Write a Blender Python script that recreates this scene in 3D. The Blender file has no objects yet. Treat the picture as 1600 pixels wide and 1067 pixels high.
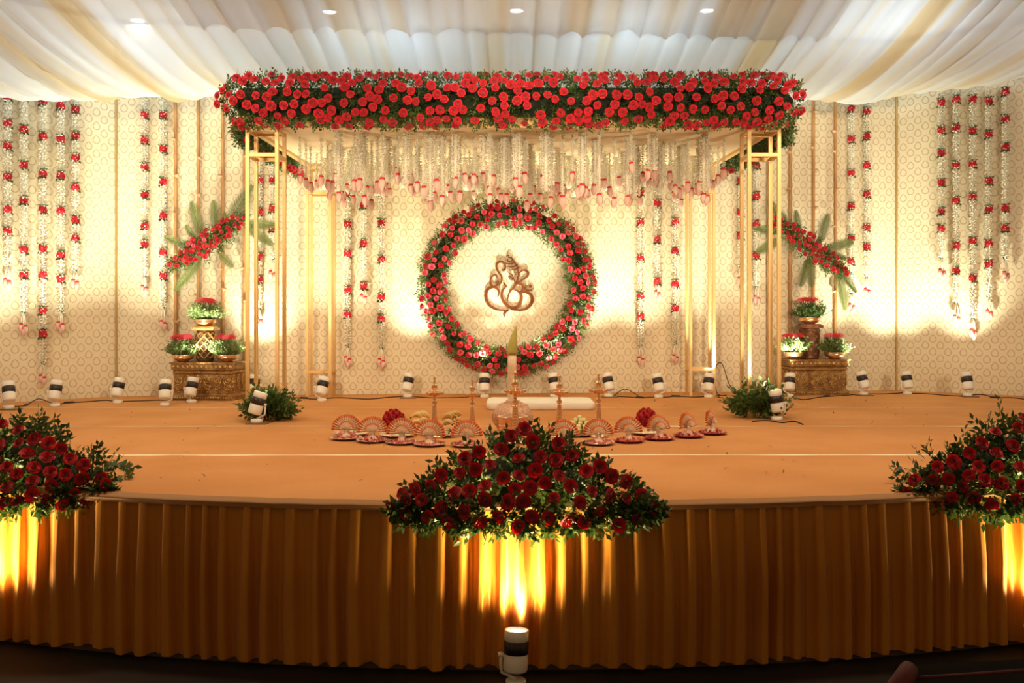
import bpy, math, random
from mathutils import Vector, Matrix, Quaternion, noise
random.seed(7)
R = random.random
PI = math.pi
C = bpy.context.scene.collection
scene = bpy.context.scene

# ------------------------------------------------------------------ measures (metres; photograph taken as 1600 x 1067)
F = 1450.0            # focal length in photo pixels
YH = 490.0            # row of the horizon
H = 1.927             # eye height
S = 0.91              # stage height
def W(px, py, Y): return Vector(((px - 800) / F * Y, Y, H - (py - YH) / F * Y))
def XA(px, Y): return (px - 800) / F * Y
def ZA(py, Y): return H - (py - YH) / F * Y
def onstage(px, py):
    Y = F * (H - S) / (py - YH)
    return Vector((XA(px, Y), Y, S))

# ------------------------------------------------------------------ camera
cam_d = bpy.data.cameras.new('camera'); cam = bpy.data.objects.new('camera', cam_d); C.objects.link(cam)
cam.location = (0, 0, H); cam.rotation_euler = (PI / 2, 0, 0)
cam_d.sensor_width = 36; cam_d.lens = F / 1600 * 36
cam_d.shift_y = -(533.5 - YH) / 1600
cam_d.clip_end = 100
scene.camera = cam
# ------------------------------------------------------------------ world, lights, exposure
wd = bpy.data.worlds.new('hall_ambience'); scene.world = wd; wd.use_nodes = True
wd.node_tree.nodes['Background'].inputs[0].default_value = (1.0, 0.62, 0.34, 1)
wd.node_tree.nodes['Background'].inputs[1].default_value = 0.24
vs = scene.view_settings
vs.view_transform = 'Standard'; vs.look = 'None'; vs.gamma = 1; vs.exposure = 0.0; vs.use_curve_mapping = False

def spot(name, loc, target, watts, col, size, blend, soft, parent=None):
    l = bpy.data.lights.new(name, 'SPOT'); l.energy = watts; l.color = col
    l.spot_size = math.radians(size); l.spot_blend = blend; l.shadow_soft_size = soft
    o = bpy.data.objects.new(name, l); C.objects.link(o)
    o.location = loc
    o.rotation_euler = (Vector(target) - Vector(loc)).to_track_quat('-Z', 'Y').to_euler()
    if parent: o.parent = parent
    return o
WARM = (1.0, 0.66, 0.34)
# front-of-house profile spots high at the back of the hall, aimed over the stage edge at canopy and backdrop
for x, tx, w in ((-5.6, -4.6, 1550), (-2.2, -1.5, 1900), (2.2, 1.7, 1900), (5.6, 5.0, 1550)):
    spot('front_of_house_spot', (x, -2.0, 3.35), (tx, 11.0, 3.95), w, (1.0, 0.80, 0.56), 31, 0.45, 0.12)
# added unseen lamps above the stage front, aimed down and back on to the carpet
for x in (-3.6, 0.0, 3.6):
    spot('added_stage_wash', (x, 6.3, 4.75), (x * 0.9, 8.0, S), 290, (1.0, 0.74, 0.46), 140, 0.7, 0.2)
# cool house lamps above the ceiling drape
for x in (-6.0, -3.6, -1.2, 1.2, 3.6, 6.0):
    l = bpy.data.lights.new('house_light', 'POINT'); l.energy = 52; l.color = (0.66, 0.84, 1.0); l.shadow_soft_size = 0.3
    o = bpy.data.objects.new('house_light', l); C.objects.link(o); o.location = (x, 8.9, 5.40)
UP_COL = (0.98, 1.0, 0.76)
UP_W = 215

# ------------------------------------------------------------------ materials
MATS = {}
def mat(name, col, rough=0.6, metal=0.0, col2=None, vary=None, scale=8.0, bump=0.0, bscale=40.0, sheen=0.0, trans=0.0, spec=0.5):
    """vary: 'noise' object-space noise, 'island' per mesh piece, 'object' per object"""
    m = bpy.data.materials.new(name); m.use_nodes = True
    nt = m.node_tree; N = nt.nodes; L = nt.links
    p = N['Principled BSDF']
    p.inputs['Base Color'].default_value = (*col, 1); p.inputs['Roughness'].default_value = rough
    p.inputs['Metallic'].default_value = metal; p.inputs['Specular IOR Level'].default_value = spec
    if sheen: p.inputs['Sheen Weight'].default_value = sheen
    if col2:
        mx = N.new('ShaderNodeMix'); mx.data_type = 'RGBA'
        mx.inputs[6].default_value = (*col, 1); mx.inputs[7].default_value = (*col2, 1)
        if vary == 'island':
            g = N.new('ShaderNodeNewGeometry'); L.new(g.outputs['Random Per Island'], mx.inputs[0])
        elif vary == 'object':
            g = N.new('ShaderNodeObjectInfo'); L.new(g.outputs['Random'], mx.inputs[0])
        else:
            tc = N.new('ShaderNodeTexCoord'); no = N.new('ShaderNodeTexNoise'); no.inputs['Scale'].default_value = scale
            L.new(tc.outputs['Object'], no.inputs['Vector'])
            rm = N.new('ShaderNodeMapRange'); rm.inputs[1].default_value = 0.35; rm.inputs[2].default_value = 0.65
            L.new(no.outputs['Fac'], rm.inputs[0]); L.new(rm.outputs[0], mx.inputs[0])
        L.new(mx.outputs[2], p.inputs['Base Color'])
    if bump:
        tc = N.new('ShaderNodeTexCoord'); no = N.new('ShaderNodeTexNoise'); no.inputs['Scale'].default_value = bscale
        L.new(tc.outputs['Object'], no.inputs['Vector'])
        b = N.new('ShaderNodeBump'); b.inputs['Strength'].default_value = bump; b.inputs['Distance'].default_value = 0.02
        L.new(no.outputs['Fac'], b.inputs['Height']); L.new(b.outputs[0], p.inputs['Normal'])
    if trans:
        t = N.new('ShaderNodeBsdfTranslucent'); t.inputs[0].default_value = (*col, 1)
        if col2: L.new(mx.outputs[2], t.inputs[0])
        ms = N.new('ShaderNodeMixShader'); ms.inputs[0].default_value = trans
        L.new(p.outputs[0], ms.inputs[1]); L.new(t.outputs[0], ms.inputs[2])
        L.new(ms.outputs[0], N['Material Output'].inputs[0])
    MATS[name] = m
    return m
def emit(name, col, strength):
    m = bpy.data.materials.new(name); m.use_nodes = True
    p = m.node_tree.nodes['Principled BSDF']; p.inputs['Base Color'].default_value = (0, 0, 0, 1)
    p.inputs['Emission Color'].default_value = (*col, 1); p.inputs['Emission Strength'].default_value = strength
    MATS[name] = m; return m

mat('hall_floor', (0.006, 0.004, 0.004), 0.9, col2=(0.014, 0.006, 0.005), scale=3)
mat('carpet', (0.62, 0.300, 0.118), 0.95, col2=(0.55, 0.250, 0.090), scale=1.3, bump=0.25, bscale=90, spec=0.1)
mat('tape', (0.92, 0.84, 0.70), 0.6, col2=(0.72, 0.50, 0.28), scale=2.0)
mat('stage_wood', (0.12, 0.07, 0.04), 0.8)
mat('satin', (0.62, 0.255, 0.022), 0.42, 0.15, col2=(0.54, 0.21, 0.016), scale=1.5, sheen=0.15, spec=0.3)
mat('satin_band', (0.36, 0.17, 0.05), 0.7)
mat('gold_paint', (0.72, 0.47, 0.19), 0.42, 0.35, col2=(0.66, 0.42, 0.16), scale=4)
mat('gold_trim', (0.50, 0.33, 0.12), 0.4, 0.5)
mat('roof_cloth', (0.72, 0.56, 0.34), 0.9, col2=(0.62, 0.46, 0.26), scale=1.2, trans=0.15)
mat('rose', (0.62, 0.008, 0.022), 0.55, col2=(0.52, 0.004, 0.016), vary='object', sheen=0.25, spec=0.25)
mat('rose_pink', (0.80, 0.10, 0.14), 0.55, sheen=0.2, spec=0.25)
mat('rose_heart', (0.30, 0.002, 0.008), 0.7)
mat('leaf', (0.035, 0.085, 0.016), 0.5, col2=(0.13, 0.19, 0.045), vary='island', trans=0.2)
mat('leaf_dark', (0.015, 0.05, 0.012), 0.45, col2=(0.06, 0.12, 0.03), vary='island', trans=0.12)
mat('leaf_light', (0.10, 0.17, 0.04), 0.5, col2=(0.28, 0.34, 0.13), vary='island', trans=0.25)
mat('leaf_mid', (0.05, 0.10, 0.02), 0.5, col2=(0.24, 0.28, 0.09), vary='island', trans=0.25)
mat('palm', (0.10, 0.135, 0.028), 0.45, col2=(0.18, 0.21, 0.055), vary='island', trans=0.1)
mat('leaf_mound', (0.022, 0.06, 0.012), 0.5, col2=(0.10, 0.16, 0.035), vary='island', trans=0.2)
mat('stem', (0.10, 0.13, 0.04), 0.6)
mat('jasmine', (0.95, 0.93, 0.82), 0.7, col2=(0.92, 0.86, 0.66), vary='island', trans=0.12)
mat('jasmine_core', (0.60, 0.52, 0.32), 0.9)
mat('lotus', (0.88, 0.56, 0.47), 0.55, col2=(0.90, 0.68, 0.58), vary='object', trans=0.2)
mat('lotus_red', (0.62, 0.02, 0.03), 0.6)
mat('knot_green', (0.06, 0.10, 0.03), 0.7)
mat('bamboo', (0.50, 0.27, 0.10), 0.55, col2=(0.40, 0.19, 0.06), scale=3)
mat('dried_bud', (0.55, 0.30, 0.16), 0.7)
mat('brass', (0.90, 0.60, 0.36), 0.27, 0.92, col2=(0.82, 0.50, 0.27), scale=6)
mat('copper', (0.80, 0.50, 0.34), 0.3, 0.75)
mat('antique_gold', (0.66, 0.44, 0.17), 0.38, 0.75, col2=(0.42, 0.24, 0.08), scale=14, bump=0.4, bscale=60)
mat('antique_body', (0.40, 0.23, 0.075), 0.42, 0.6, col2=(0.20, 0.095, 0.03), scale=12, bump=0.4, bscale=60)
mat('core_shade', (0.010, 0.018, 0.007), 0.9)  # near-black colour stands in for shade in the gaps between flowers
mat('dark_copper', (0.30, 0.13, 0.06), 0.5, 0.6, col2=(0.16, 0.06, 0.03), scale=20, bump=0.6, bscale=50)
mat('drum_dark', (0.10, 0.05, 0.025), 0.8)
mat('lamp_white', (0.82, 0.78, 0.70), 0.4)
mat('lamp_black', (0.018, 0.012, 0.012), 0.45)
mat('lamp_scratch', (0.16, 0.14, 0.13), 0.5)
mat('black_rubber', (0.012, 0.010, 0.010), 0.55)
mat('board', (0.22, 0.12, 0.06), 0.7)
mat('white_cloth', (0.88, 0.86, 0.80), 0.85, bump=0.1, bscale=6)
mat('steel_plate', (0.72, 0.62, 0.52), 0.25, 0.9)
mat('red_plate', (0.45, 0.05, 0.05), 0.35, 0.1)
mat('petal_pink', (0.80, 0.22, 0.22), 0.7, col2=(0.85, 0.52, 0.42), vary='island')
mat('petal_mix', (0.62, 0.05, 0.06), 0.7, col2=(0.85, 0.45, 0.38), vary='island')
mat('fan_orange', (0.80, 0.30, 0.12), 0.75)
mat('fan_cream', (0.92, 0.80, 0.64), 0.85, col2=(0.82, 0.58, 0.42), scale=140)
mat('wrap_cloth', (0.50, 0.25, 0.17), 0.6, 0.2, col2=(0.72, 0.50, 0.33), scale=45)
mat('banana', (0.74, 0.46, 0.14), 0.5, col2=(0.70, 0.50, 0.22), scale=20)
mat('banana_tip', (0.12, 0.07, 0.03), 0.8)
mat('lime', (0.66, 0.60, 0.22), 0.4, col2=(0.74, 0.70, 0.38), vary='object')
mat('spathe', (0.42, 0.38, 0.08), 0.4, col2=(0.55, 0.48, 0.14), scale=9)
mat('spathe_pale', (0.80, 0.66, 0.46), 0.7, col2=(0.72, 0.50, 0.32), scale=20)
mat('emblem_wood', (0.11, 0.028, 0.006), 0.6, col2=(0.16, 0.045, 0.011), scale=18, spec=0.15)
mat('ceiling_paint', (0.45, 0.42, 0.38), 0.9)
mat('chair_dark', (0.012, 0.011, 0.011), 0.7)
mat('chair_red', (0.09, 0.008, 0.006), 0.7)
emit('lens_glow', (1.0, 0.95, 0.75), 9.0)
emit('downlight_glow', (0.85, 0.93, 1.0), 90.0)

def wall_material():
    m = bpy.data.materials.new('brocade_backdrop'); m.use_nodes = True
    nt = m.node_tree; N = nt.nodes; L = nt.links; p = N['Principled BSDF']
    tc = N.new('ShaderNodeTexCoord'); sep = N.new('ShaderNodeSeparateXYZ'); L.new(tc.outputs['Object'], sep.inputs[0])
    def M(op, a, b=None, clamp=False):
        n = N.new('ShaderNodeMath'); n.operation = op; n.use_clamp = clamp
        for i, v in enumerate((a, b)):
            if v is None: continue
            if isinstance(v, (int, float)): n.inputs[i].default_value = v
            else: L.new(v, n.inputs[i])
        return n.outputs[0]
    PX, PZ = 0.180, 0.168
    def ring(ox, oz):
        fx = M('MULTIPLY', M('SUBTRACT', M('FRACT', M('ADD', M('DIVIDE', sep.outputs[0], PX), ox + 50)), 0.5), PX)
        fz = M('MULTIPLY', M('SUBTRACT', M('FRACT', M('ADD', M('DIVIDE', sep.outputs[2], PZ), oz + 50)), 0.5), PZ)
        r = M('SQRT', M('ADD', M('MULTIPLY', fx, fx), M('MULTIPLY', fz, fz)))
        c = M('MAXIMUM', M('DIVIDE', fz, M('MAXIMUM', r, 0.0005)), 0.0)
        pt = M('POWER', c, 9.0)
        rad = M('ADD', M('MULTIPLY', pt, 0.014), 0.039)
        d = M('ABSOLUTE', M('SUBTRACT', r, rad))
        return M('SUBTRACT', 1.0, M('DIVIDE', d, 0.0085), True)
    a = M('MAXIMUM', ring(0.0, 0.0), ring(0.5, 0.5))
    no = N.new('ShaderNodeTexNoise'); no.inputs['Scale'].default_value = 55; L.new(tc.outputs['Object'], no.inputs['Vector'])
    a = M('MULTIPLY', a, M('MULTIPLY', no.outputs['Fac'], 1.55), True)
    n2 = N.new('ShaderNodeTexNoise'); n2.inputs['Scale'].default_value = 1.1; L.new(tc.outputs['Object'], n2.inputs['Vector'])
    b = N.new('ShaderNodeMix'); b.data_type = 'RGBA'
    b.inputs[6].default_value = (0.80, 0.71, 0.52, 1); b.inputs[7].default_value = (0.74, 0.64, 0.45, 1); L.new(n2.outputs['Fac'], b.inputs[0])
    g = N.new('ShaderNodeMix'); g.data_type = 'RGBA'; g.inputs[7].default_value = (0.40, 0.27, 0.085, 1)
    L.new(b.outputs[2], g.inputs[6]); L.new(M('MULTIPLY', a, 0.95), g.inputs[0]); L.new(g.outputs[2], p.inputs['Base Color'])
    p.inputs['Roughness'].default_value = 0.62; p.inputs['Specular IOR Level'].default_value = 0.3
    bp = N.new('ShaderNodeBump'); bp.inputs['Strength'].default_value = 0.25; bp.inputs['Distance'].default_value = 0.01
    L.new(a, bp.inputs['Height']); L.new(bp.outputs[0], p.inputs['Normal'])
    MATS['brocade'] = m
wall_material()

def drape_material(name, transp):
    m = bpy.data.materials.new(name); m.use_nodes = True
    nt = m.node_tree; N = nt.nodes; L = nt.links; p = N['Principled BSDF']
    at = N.new('ShaderNodeAttribute'); at.attribute_name = 'strip'
    rp = N.new('ShaderNodeValToRGB'); e = rp.color_ramp.elements
    e[0].position = 0.0; e[0].color = (0.78, 0.80, 0.80, 1); e[1].position = 1.0; e[1].color = (0.66, 0.49, 0.26, 1)  # gold end: cloth strips, partly warm light on the folds put into colour
    q = e.new(0.55); q.color = (0.74, 0.74, 0.71, 1); q = e.new(0.78); q.color = (0.72, 0.61, 0.42, 1)
    L.new(at.outputs['Fac'], rp.inputs[0]); L.new(rp.outputs[0], p.inputs['Base Color'])
    p.inputs['Roughness'].default_value = 0.75; p.inputs['Sheen Weight'].default_value = 0.3
    t = N.new('ShaderNodeBsdfTranslucent'); L.new(rp.outputs[0], t.inputs[0])
    tr = N.new('ShaderNodeBsdfTransparent')
    a = N.new('ShaderNodeMixShader'); a.inputs[0].default_value = 0.45; L.new(p.outputs[0], a.inputs[1]); L.new(t.outputs[0], a.inputs[2])
    b = N.new('ShaderNodeMixShader'); b.inputs[0].default_value = transp; L.new(a.outputs[0], b.inputs[1]); L.new(tr.outputs[0], b.inputs[2])
    L.new(b.outputs[0], N['Material Output'].inputs[0])
    MATS[name] = m
drape_material('sheer_drape', 0.12)
drape_material('sheer_overlay', 0.22)

# ------------------------------------------------------------------ mesh helpers
class MB:
    def __init__(s): s.v = []; s.f = []
    def add(s, vs, fs):
        b = len(s.v); s.v.extend([tuple(q) for q in vs]); s.f.extend([tuple(i + b for i in q) for q in fs])
        return s
    def merge(s, o, M=None):
        s.add([(M @ Vector(q)) for q in o.v] if M else o.v, o.f); return s
    def box(s, c, d, rz=0.0):
        x, y, z = d[0] / 2, d[1] / 2, d[2] / 2; cz, sz = math.cos(rz), math.sin(rz)
        vs = []
        for k in (-z, z):
            for (a, b) in ((-x, -y), (x, -y), (x, y), (-x, y)):
                vs.append((c[0] + a * cz - b * sz, c[1] + a * sz + b * cz, c[2] + k))
        return s.add(vs, [(0, 3, 2, 1), (4, 5, 6, 7), (0, 1, 5, 4), (1, 2, 6, 5), (2, 3, 7, 6), (3, 0, 4, 7)])
    def tube(s, pts, rad, n=8, cap=True):
        pts = [Vector(q) for q in pts]; m = len(pts)
        if not isinstance(rad, (list, tuple)): rad = [rad] * m
        t0 = (pts[1] - pts[0]).normalized()
        up = Vector((0, 0, 1)) if abs(t0.z) < 0.9 else Vector((1, 0, 0))
        nrm = t0.cross(up).normalized(); vs = []
        for i in range(m):
            t = (pts[min(i + 1, m - 1)] - pts[max(i - 1, 0)])
            if t.length < 1e-9: t = t0
            t = t.normalized(); nrm = (nrm - t * nrm.dot(t))
            nrm = nrm.normalized() if nrm.length > 1e-6 else t.orthogonal().normalized()
            bn = t.cross(nrm)
            for k in range(n):
                a = 2 * PI * k / n
                vs.append(pts[i] + (nrm * math.cos(a) + bn * math.sin(a)) * rad[i])
        fs = []
        for i in range(m - 1):
            for k in range(n):
                fs.append((i * n + k, i * n + (k + 1) % n, (i + 1) * n + (k + 1) % n, (i + 1) * n + k))
        if cap:
            fs.append(tuple(range(n - 1, -1, -1))); fs.append(tuple((m - 1) * n + k for k in range(n)))
        return s.add(vs, fs)
    def lathe(s, prof, n=16, c=(0, 0, 0)):
        vs = []; fs = []; m = len(prof)
        for (r, z) in prof:
            r = max(r, 1e-4)
            for k in range(n):
                a = 2 * PI * k / n; vs.append((c[0] + r * math.cos(a), c[1] + r * math.sin(a), c[2] + z))
        for i in range(m - 1):
            for k in range(n):
                fs.append((i * n + k, i * n + (k + 1) % n, (i + 1) * n + (k + 1) % n, (i + 1) * n + k))
        fs.append(tuple(range(n - 1, -1, -1))); fs.append(tuple((m - 1) * n + k for k in range(n)))
        return s.add(vs, fs)
    def grid(s, fn, nu, nv):
        vs = [fn(i / nu, j / nv) for j in range(nv + 1) for i in range(nu + 1)]
        fs = [(j * (nu + 1) + i, j * (nu + 1) + i + 1, (j + 1) * (nu + 1) + i + 1, (j + 1) * (nu + 1) + i) for j in range(nv) for i in range(nu)]
        return s.add(vs, fs)
    def leaf(s, p, d, nrm, ln, w):
        d = d.normalized(); sd = d.cross(nrm)
        sd = sd.normalized() if sd.length > 1e-5 else d.orthogonal().normalized()
        n2 = sd.cross(d)
        m1 = p + d * ln * 0.45
        return s.add([p, m1 + sd * w * .5 + n2 * w * .12, p + d * ln - n2 * ln * .12, m1 - sd * w * .5 + n2 * w * .12, m1], [(0, 4, 1), (1, 4, 2), (0, 3, 4), (3, 2, 4)])
    def sphere(s, c, r, nu=10, nv=7, sz=1.0):
        return s.lathe([(r * math.sin(PI * i / nv), -r * sz * math.cos(PI * i / nv)) for i in range(nv + 1)], nu, c)
    def mesh(s, name, m, smooth=True):
        me = bpy.data.meshes.new(name); me.from_pydata(s.v, [], s.f); me.update()
        if smooth: me.polygons.foreach_set('use_smooth', [True] * len(me.polygons))
        if m: me.materials.append(MATS[m])
        return me
def link(name, me, parent=None, loc=(0, 0, 0), rot=None, scale=None):
    o = bpy.data.objects.new(name, me); C.objects.link(o); o.location = loc
    if rot is not None:
        if isinstance(rot, Quaternion): o.rotation_mode = 'QUATERNION'; o.rotation_quaternion = rot
        else: o.rotation_euler = rot
    if scale is not None: o.scale = (scale,) * 3 if isinstance(scale, (int, float)) else scale
    if parent: o.parent = parent
    return o
def build(mb, name, m, parent=None, smooth=True, world=False, kind=None, loc=(0, 0, 0)):
    """world=True: vertices are world coordinates, moved to the (unrotated) parent's frame"""
    if world and parent is not None:
        b = parent.matrix_world.translation if parent.parent else parent.location
        mb.v = [(q[0] - b[0], q[1] - b[1], q[2] - b[2]) for q in mb.v]
    o = link(name, mb.mesh(name, m, smooth), parent, loc)
    if kind: o['kind'] = kind
    return o
def tag(o, label, cat, group=None, kind=None):
    o['label'] = label; o['category'] = cat
    if group: o['group'] = group
    if kind: o['kind'] = kind
    return o
def thing(name, label, cat, loc=(0, 0, 0), group=None, rz=0.0):
    o = bpy.data.objects.new(name, None); C.objects.link(o); o.location = loc; o.rotation_euler = (0, 0, rz)
    o.empty_display_size = 0.05
    return tag(o, label, cat, group)
def struct(o): o['kind'] = 'structure'; return o
def align(nrm, spin=None):
    q = Vector(nrm).normalized().to_track_quat('Z', 'Y')
    return q @ Quaternion((0, 0, 1), R() * 2 * PI if spin is None else spin)
def rvec():
    while True:
        v = Vector((R() * 2 - 1, R() * 2 - 1, R() * 2 - 1))
        if 0.05 < v.length < 1: return v.normalized()
def catmull(pts, k=6):
    out = []; n = len(pts)
    for i in range(n - 1):
        p0, p1, p2, p3 = pts[max(i - 1, 0)], pts[i], pts[i + 1], pts[min(i + 2, n - 1)]
        for j in range(k):
            t = j / k
            out.append(tuple(0.5 * (2 * b + (c - a) * t + (2 * a - 5 * b + 4 * c - d) * t * t + (3 * b - a - 3 * c + d) * t ** 3) for a, b, c, d in zip(p0, p1, p2, p3)))
    out.append(tuple(pts[-1])); return out

# ------------------------------------------------------------------ room and stage
WL = [(-7.3, 9.20), (-4.87, 11.43), (5.09, 12.30), (7.9, 10.40)]
def wallY(X):
    for (a, b), (c, d) in zip(WL, WL[1:]):
        if X <= c or (c, d) == WL[-1]: return b + (d - b) * (X - a) / (c - a)
def wallpt(px, off=0.0):
    """point on the backdrop (moved off it towards the hall) at photo column px"""
    k = (px - 800) / F; best = None
    for (a, b), (c, d) in zip(WL, WL[1:]):
        den = (c - a) - k * (d - b); t = (k * b - a) / den
        if -0.001 <= t <= 1.001 or best is None: best = (a + (c - a) * t, b + (d - b) * t)
        if 0 <= t <= 1: break
    Y = best[1] - off
    return k * Y, Y
WANG = math.atan2(WL[2][1] - WL[1][1], WL[2][0] - WL[1][0])
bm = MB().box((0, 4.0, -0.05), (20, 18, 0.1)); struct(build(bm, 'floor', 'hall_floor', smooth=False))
for nm, (a, b) in zip(('wall_left', 'wall_back', 'wall_right'), zip(WL, WL[1:])):
    L_ = math.hypot(b[0] - a[0], b[1] - a[1]); ang = math.atan2(b[1] - a[1], b[0] - a[0])
    o = build(MB().box((L_ / 2, 0.04, 2.75), (L_, 0.08, 5.5)), nm, 'brocade', smooth=False)
    o.location = (a[0], a[1], 0); o.rotation_euler = (0, 0, ang); struct(o)
for i, j in ((1, 1), (2, 2)):
    o = build(MB().box((WL[j][0], WL[j][1] - 0.012, (S + 5.4) / 2), (0.022, 0.022, 5.4 - S)), 'trim_%d' % i, 'gold_trim', smooth=False); struct(o)
struct(build(MB().box((0, 7.6, 5.62), (17, 11, 0.1)), 'ceiling', 'ceiling_paint', smooth=False))

def edgeY(X): return 5.016 + 0.050 * X * X * (1 if X < 0 else 0.92)
st = thing('stage_platform', 'long low stage carpeted in orange tan with pale seams', 'stage', (0, 8, 0))
def strip_mesh(y0, y1, z0, z1, back=False, front=False, XL=-6.6, XR=6.9):
    n = 60; mb = MB(); vs = []
    xs = [XL + (XR - XL) * i / n for i in range(n + 1)]
    def cl(x): return wallY(x) - 0.01
    for x in xs:
        f = edgeY(x) if front else y0; bk = cl(x) if back else min(y1, cl(x)); f = min(f, bk - 0.005)
        vs += [(x, f, z0), (x, f, z1), (x, bk, z1), (x, bk, z0)]
    fs = []
    for i in range(n):
        a = i * 4; b = a + 4
        fs += [(a, b, b + 1, a + 1), (a + 1, b + 1, b + 2, a + 2), (a + 2, b + 2, b + 3, a + 3), (a + 3, b + 3, b, a)]
    fs += [(0, 1, 2, 3), (n * 4 + 3, n * 4 + 2, n * 4 + 1, n * 4)]
    return mb.add(vs, fs)
build(strip_mesh(0, 0, 0.0, S - 0.012, True, True), 'deck', 'stage_wood', st, False, True)
cuts = [6.67, 8.38, 10.03]
build(strip_mesh(0, cuts[0] - 0.006, S - 0.012, S, False, True), 'carpet_strip', 'carpet', st, False, True)
build(strip_mesh(cuts[0] + 0.006, cuts[1] - 0.006, S - 0.012, S), 'carpet_strip', 'carpet', st, False, True)
build(strip_mesh(cuts[1] + 0.006, cuts[2] - 0.004, S - 0.012, S), 'carpet_strip', 'carpet', st, False, True)
build(strip_mesh(cuts[2] + 0.004, 13, S - 0.012, S, True), 'carpet_strip', 'carpet', st, False, True)
for c, w in zip(cuts, (0.050, 0.055, 0.030)):
    n = 80; mb = MB()
    def f(u, v, c=c, w=w):
        x = -6.0 + 12.4 * u; x = max(min(x, 6.2), -5.5 if c < 10 else -5.3)
        return (x, c + (v - .5) * w * (0.6 + 0.9 * noise.noise((x * 1.7, c, 0)) ** 2 * 3) + 0.012 * noise.noise((x * .5, c, 3)), S + 0.0015)
    build(mb.grid(f, n, 1), 'seam_tape', 'tape', st, False, True)
# fallen bits on the carpet
mb = MB()
for i in range(150):
    y = 5.6 + R() * 5.3; x = (R() * 2 - 1) * 4.3
    mb.leaf(Vector((x, y, S + 0.004)), Vector((R() - .5, R() - .5, 0.16)), Vector((0, 0, 1)), 0.02 + R() * 0.035, 0.012)
o = build(mb, 'petal_litter', 'leaf_dark'); tag(o, 'tiny dark leaf bits scattered over the stage carpet', 'leaf litter', kind='stuff')

# stage skirt: pleated satin with a narrow band along the stage edge
sk = thing('stage_skirt', 'gathered gold satin skirt hanging along the stage front', 'skirt', (0, 5.0, 0))
def pleat(s):
    k = s / 0.126 + 0.55 * noise.noise((s * 1.3, 0, 0)) + 0.35 * noise.noise((s * 4.1, 7, 0))
    fr = k - math.floor(k)
    return k, fr
X0, X1, NS, NR = -5.6, 5.8, 2200, 18
def skf(u, v):
    x = X0 + (X1 - X0) * u; k, fr = pleat(x); ki = math.floor(k)
    rnd = noise.noise((ki * 3.7, 1.5, 0)); rn2 = noise.noise((ki * 2.3, 9.5, 0))
    drop = v
    amp = 0.026 + 0.058 * min(1, drop * 2.2) * (0.8 + 0.6 * rnd)
    ridge = 1 / (1 + abs((fr - 0.5 - 0.14 * rn2 * drop) / (0.20 + 0.07 * drop + .05 * rnd)) ** 5)
    sub = 0.22 * math.exp(-((fr - 0.1 - 0.1 * rnd) / 0.12) ** 2) * min(1, drop * 1.6)
    off = amp * (ridge + sub) - 0.010 + 0.007 * noise.noise((x * 7, drop * 2.2, 4)) * drop
    side = 0.015 * drop * noise.noise((x * 2.3, drop * 1.4, 11))
    z = S - 0.028 - drop * (S - 0.028 - 0.035 - 0.022 * noise.noise((x * 3.1, 0, 5)))
    return (x + side, edgeY(x) - 0.022 - off, z)
build(MB().grid(skf, NS, NR), 'pleated_cloth', 'satin', sk, True, True)
def bandf(u, v):
    x = X0 + (X1 - X0) * u; a = v * PI * 1.15 - 0.3
    return (x, edgeY(x) - 0.004 - 0.045 * math.sin(min(a, PI * .62)) - 0.004 * noise.noise((x * 9, v * 2, 0)), S + 0.004 - 0.045 * v + 0.003 * noise.noise((x * 5, 0, 2)))
build(MB().grid(bandf, 500, 8), 'edge_band', 'satin_band', sk, True, True)

# ------------------------------------------------------------------ ceiling drape
def interp(x, tab):
    if x <= tab[0][0]: return tab[0][1]
    for (a, b), (c, d) in zip(tab, tab[1:]):
        if x <= c:
            t = (x - a) / (c - a); return b + (d - b) * t
    return tab[-1][1]
ZL = [(-7.2, 4.00), (-5.6, 4.11), (-4.9, 4.25), (-3, 4.37), (0, 4.40), (3.4, 4.42), (5.1, 4.45), (6, 4.54), (7.4, 4.66)]
WYS = [(-7.2, 9.5), (-5.8, 10.5), (-4.6, 11.3), (-2, 11.65), (4.4, 12.15), (5.6, 11.8), (7.4, 10.9)]
def drape_pt(x0, Y_s, layer=0.0):
    xx = max(-7.2, min(7.4, x0)); yl = interp(xx, WYS) - 1.35
    s_ = Y_s
    base = interp(xx, ZL)
    if s_ < -3.0: z = base + 0.064 * 9 + 0.384 * (-s_ - 3.0) * 0.35
    elif s_ < 0: z = base + 0.064 * s_ * s_
    else: z = base + 0.30 * s_ * s_
    t = (s_ + 6.0) / 6.9
    x = x0 * (1 - 0.13 * (abs(x0) / 5) * max(0, t - 0.3))
    low = max(0.0, 1 - abs(s_) / 1.6)
    z += 0.040 * low * math.sin(x0 * 5.1 + 1.2 * math.sin(x0 * 1.7)) * (0.35 + 0.65 * min(1, abs(x0) / 3))
    ph = x0 * 2 * PI / 0.24 + 2.4 * noise.noise((x0 * 1.1, s_ * .18, 0)) + 2.0 * noise.noise((x0 * 3.1, s_ * .12, 8))
    amp = 0.040 + 0.026 * noise.noise((x0 * 2.0, s_ * .35, 3))
    f = math.sin(ph); f = 1 - 2 * math.sqrt(abs(math.sin(ph / 2 + 0.8 * noise.noise((x0 * .8, s_ * .3, 6)))))
    z -= amp * f * 0.85
    z += 0.012 * noise.noise((x0 * 9, s_ * .5, 12))
    return Vector((x, yl + s_, z - layer))
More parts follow.
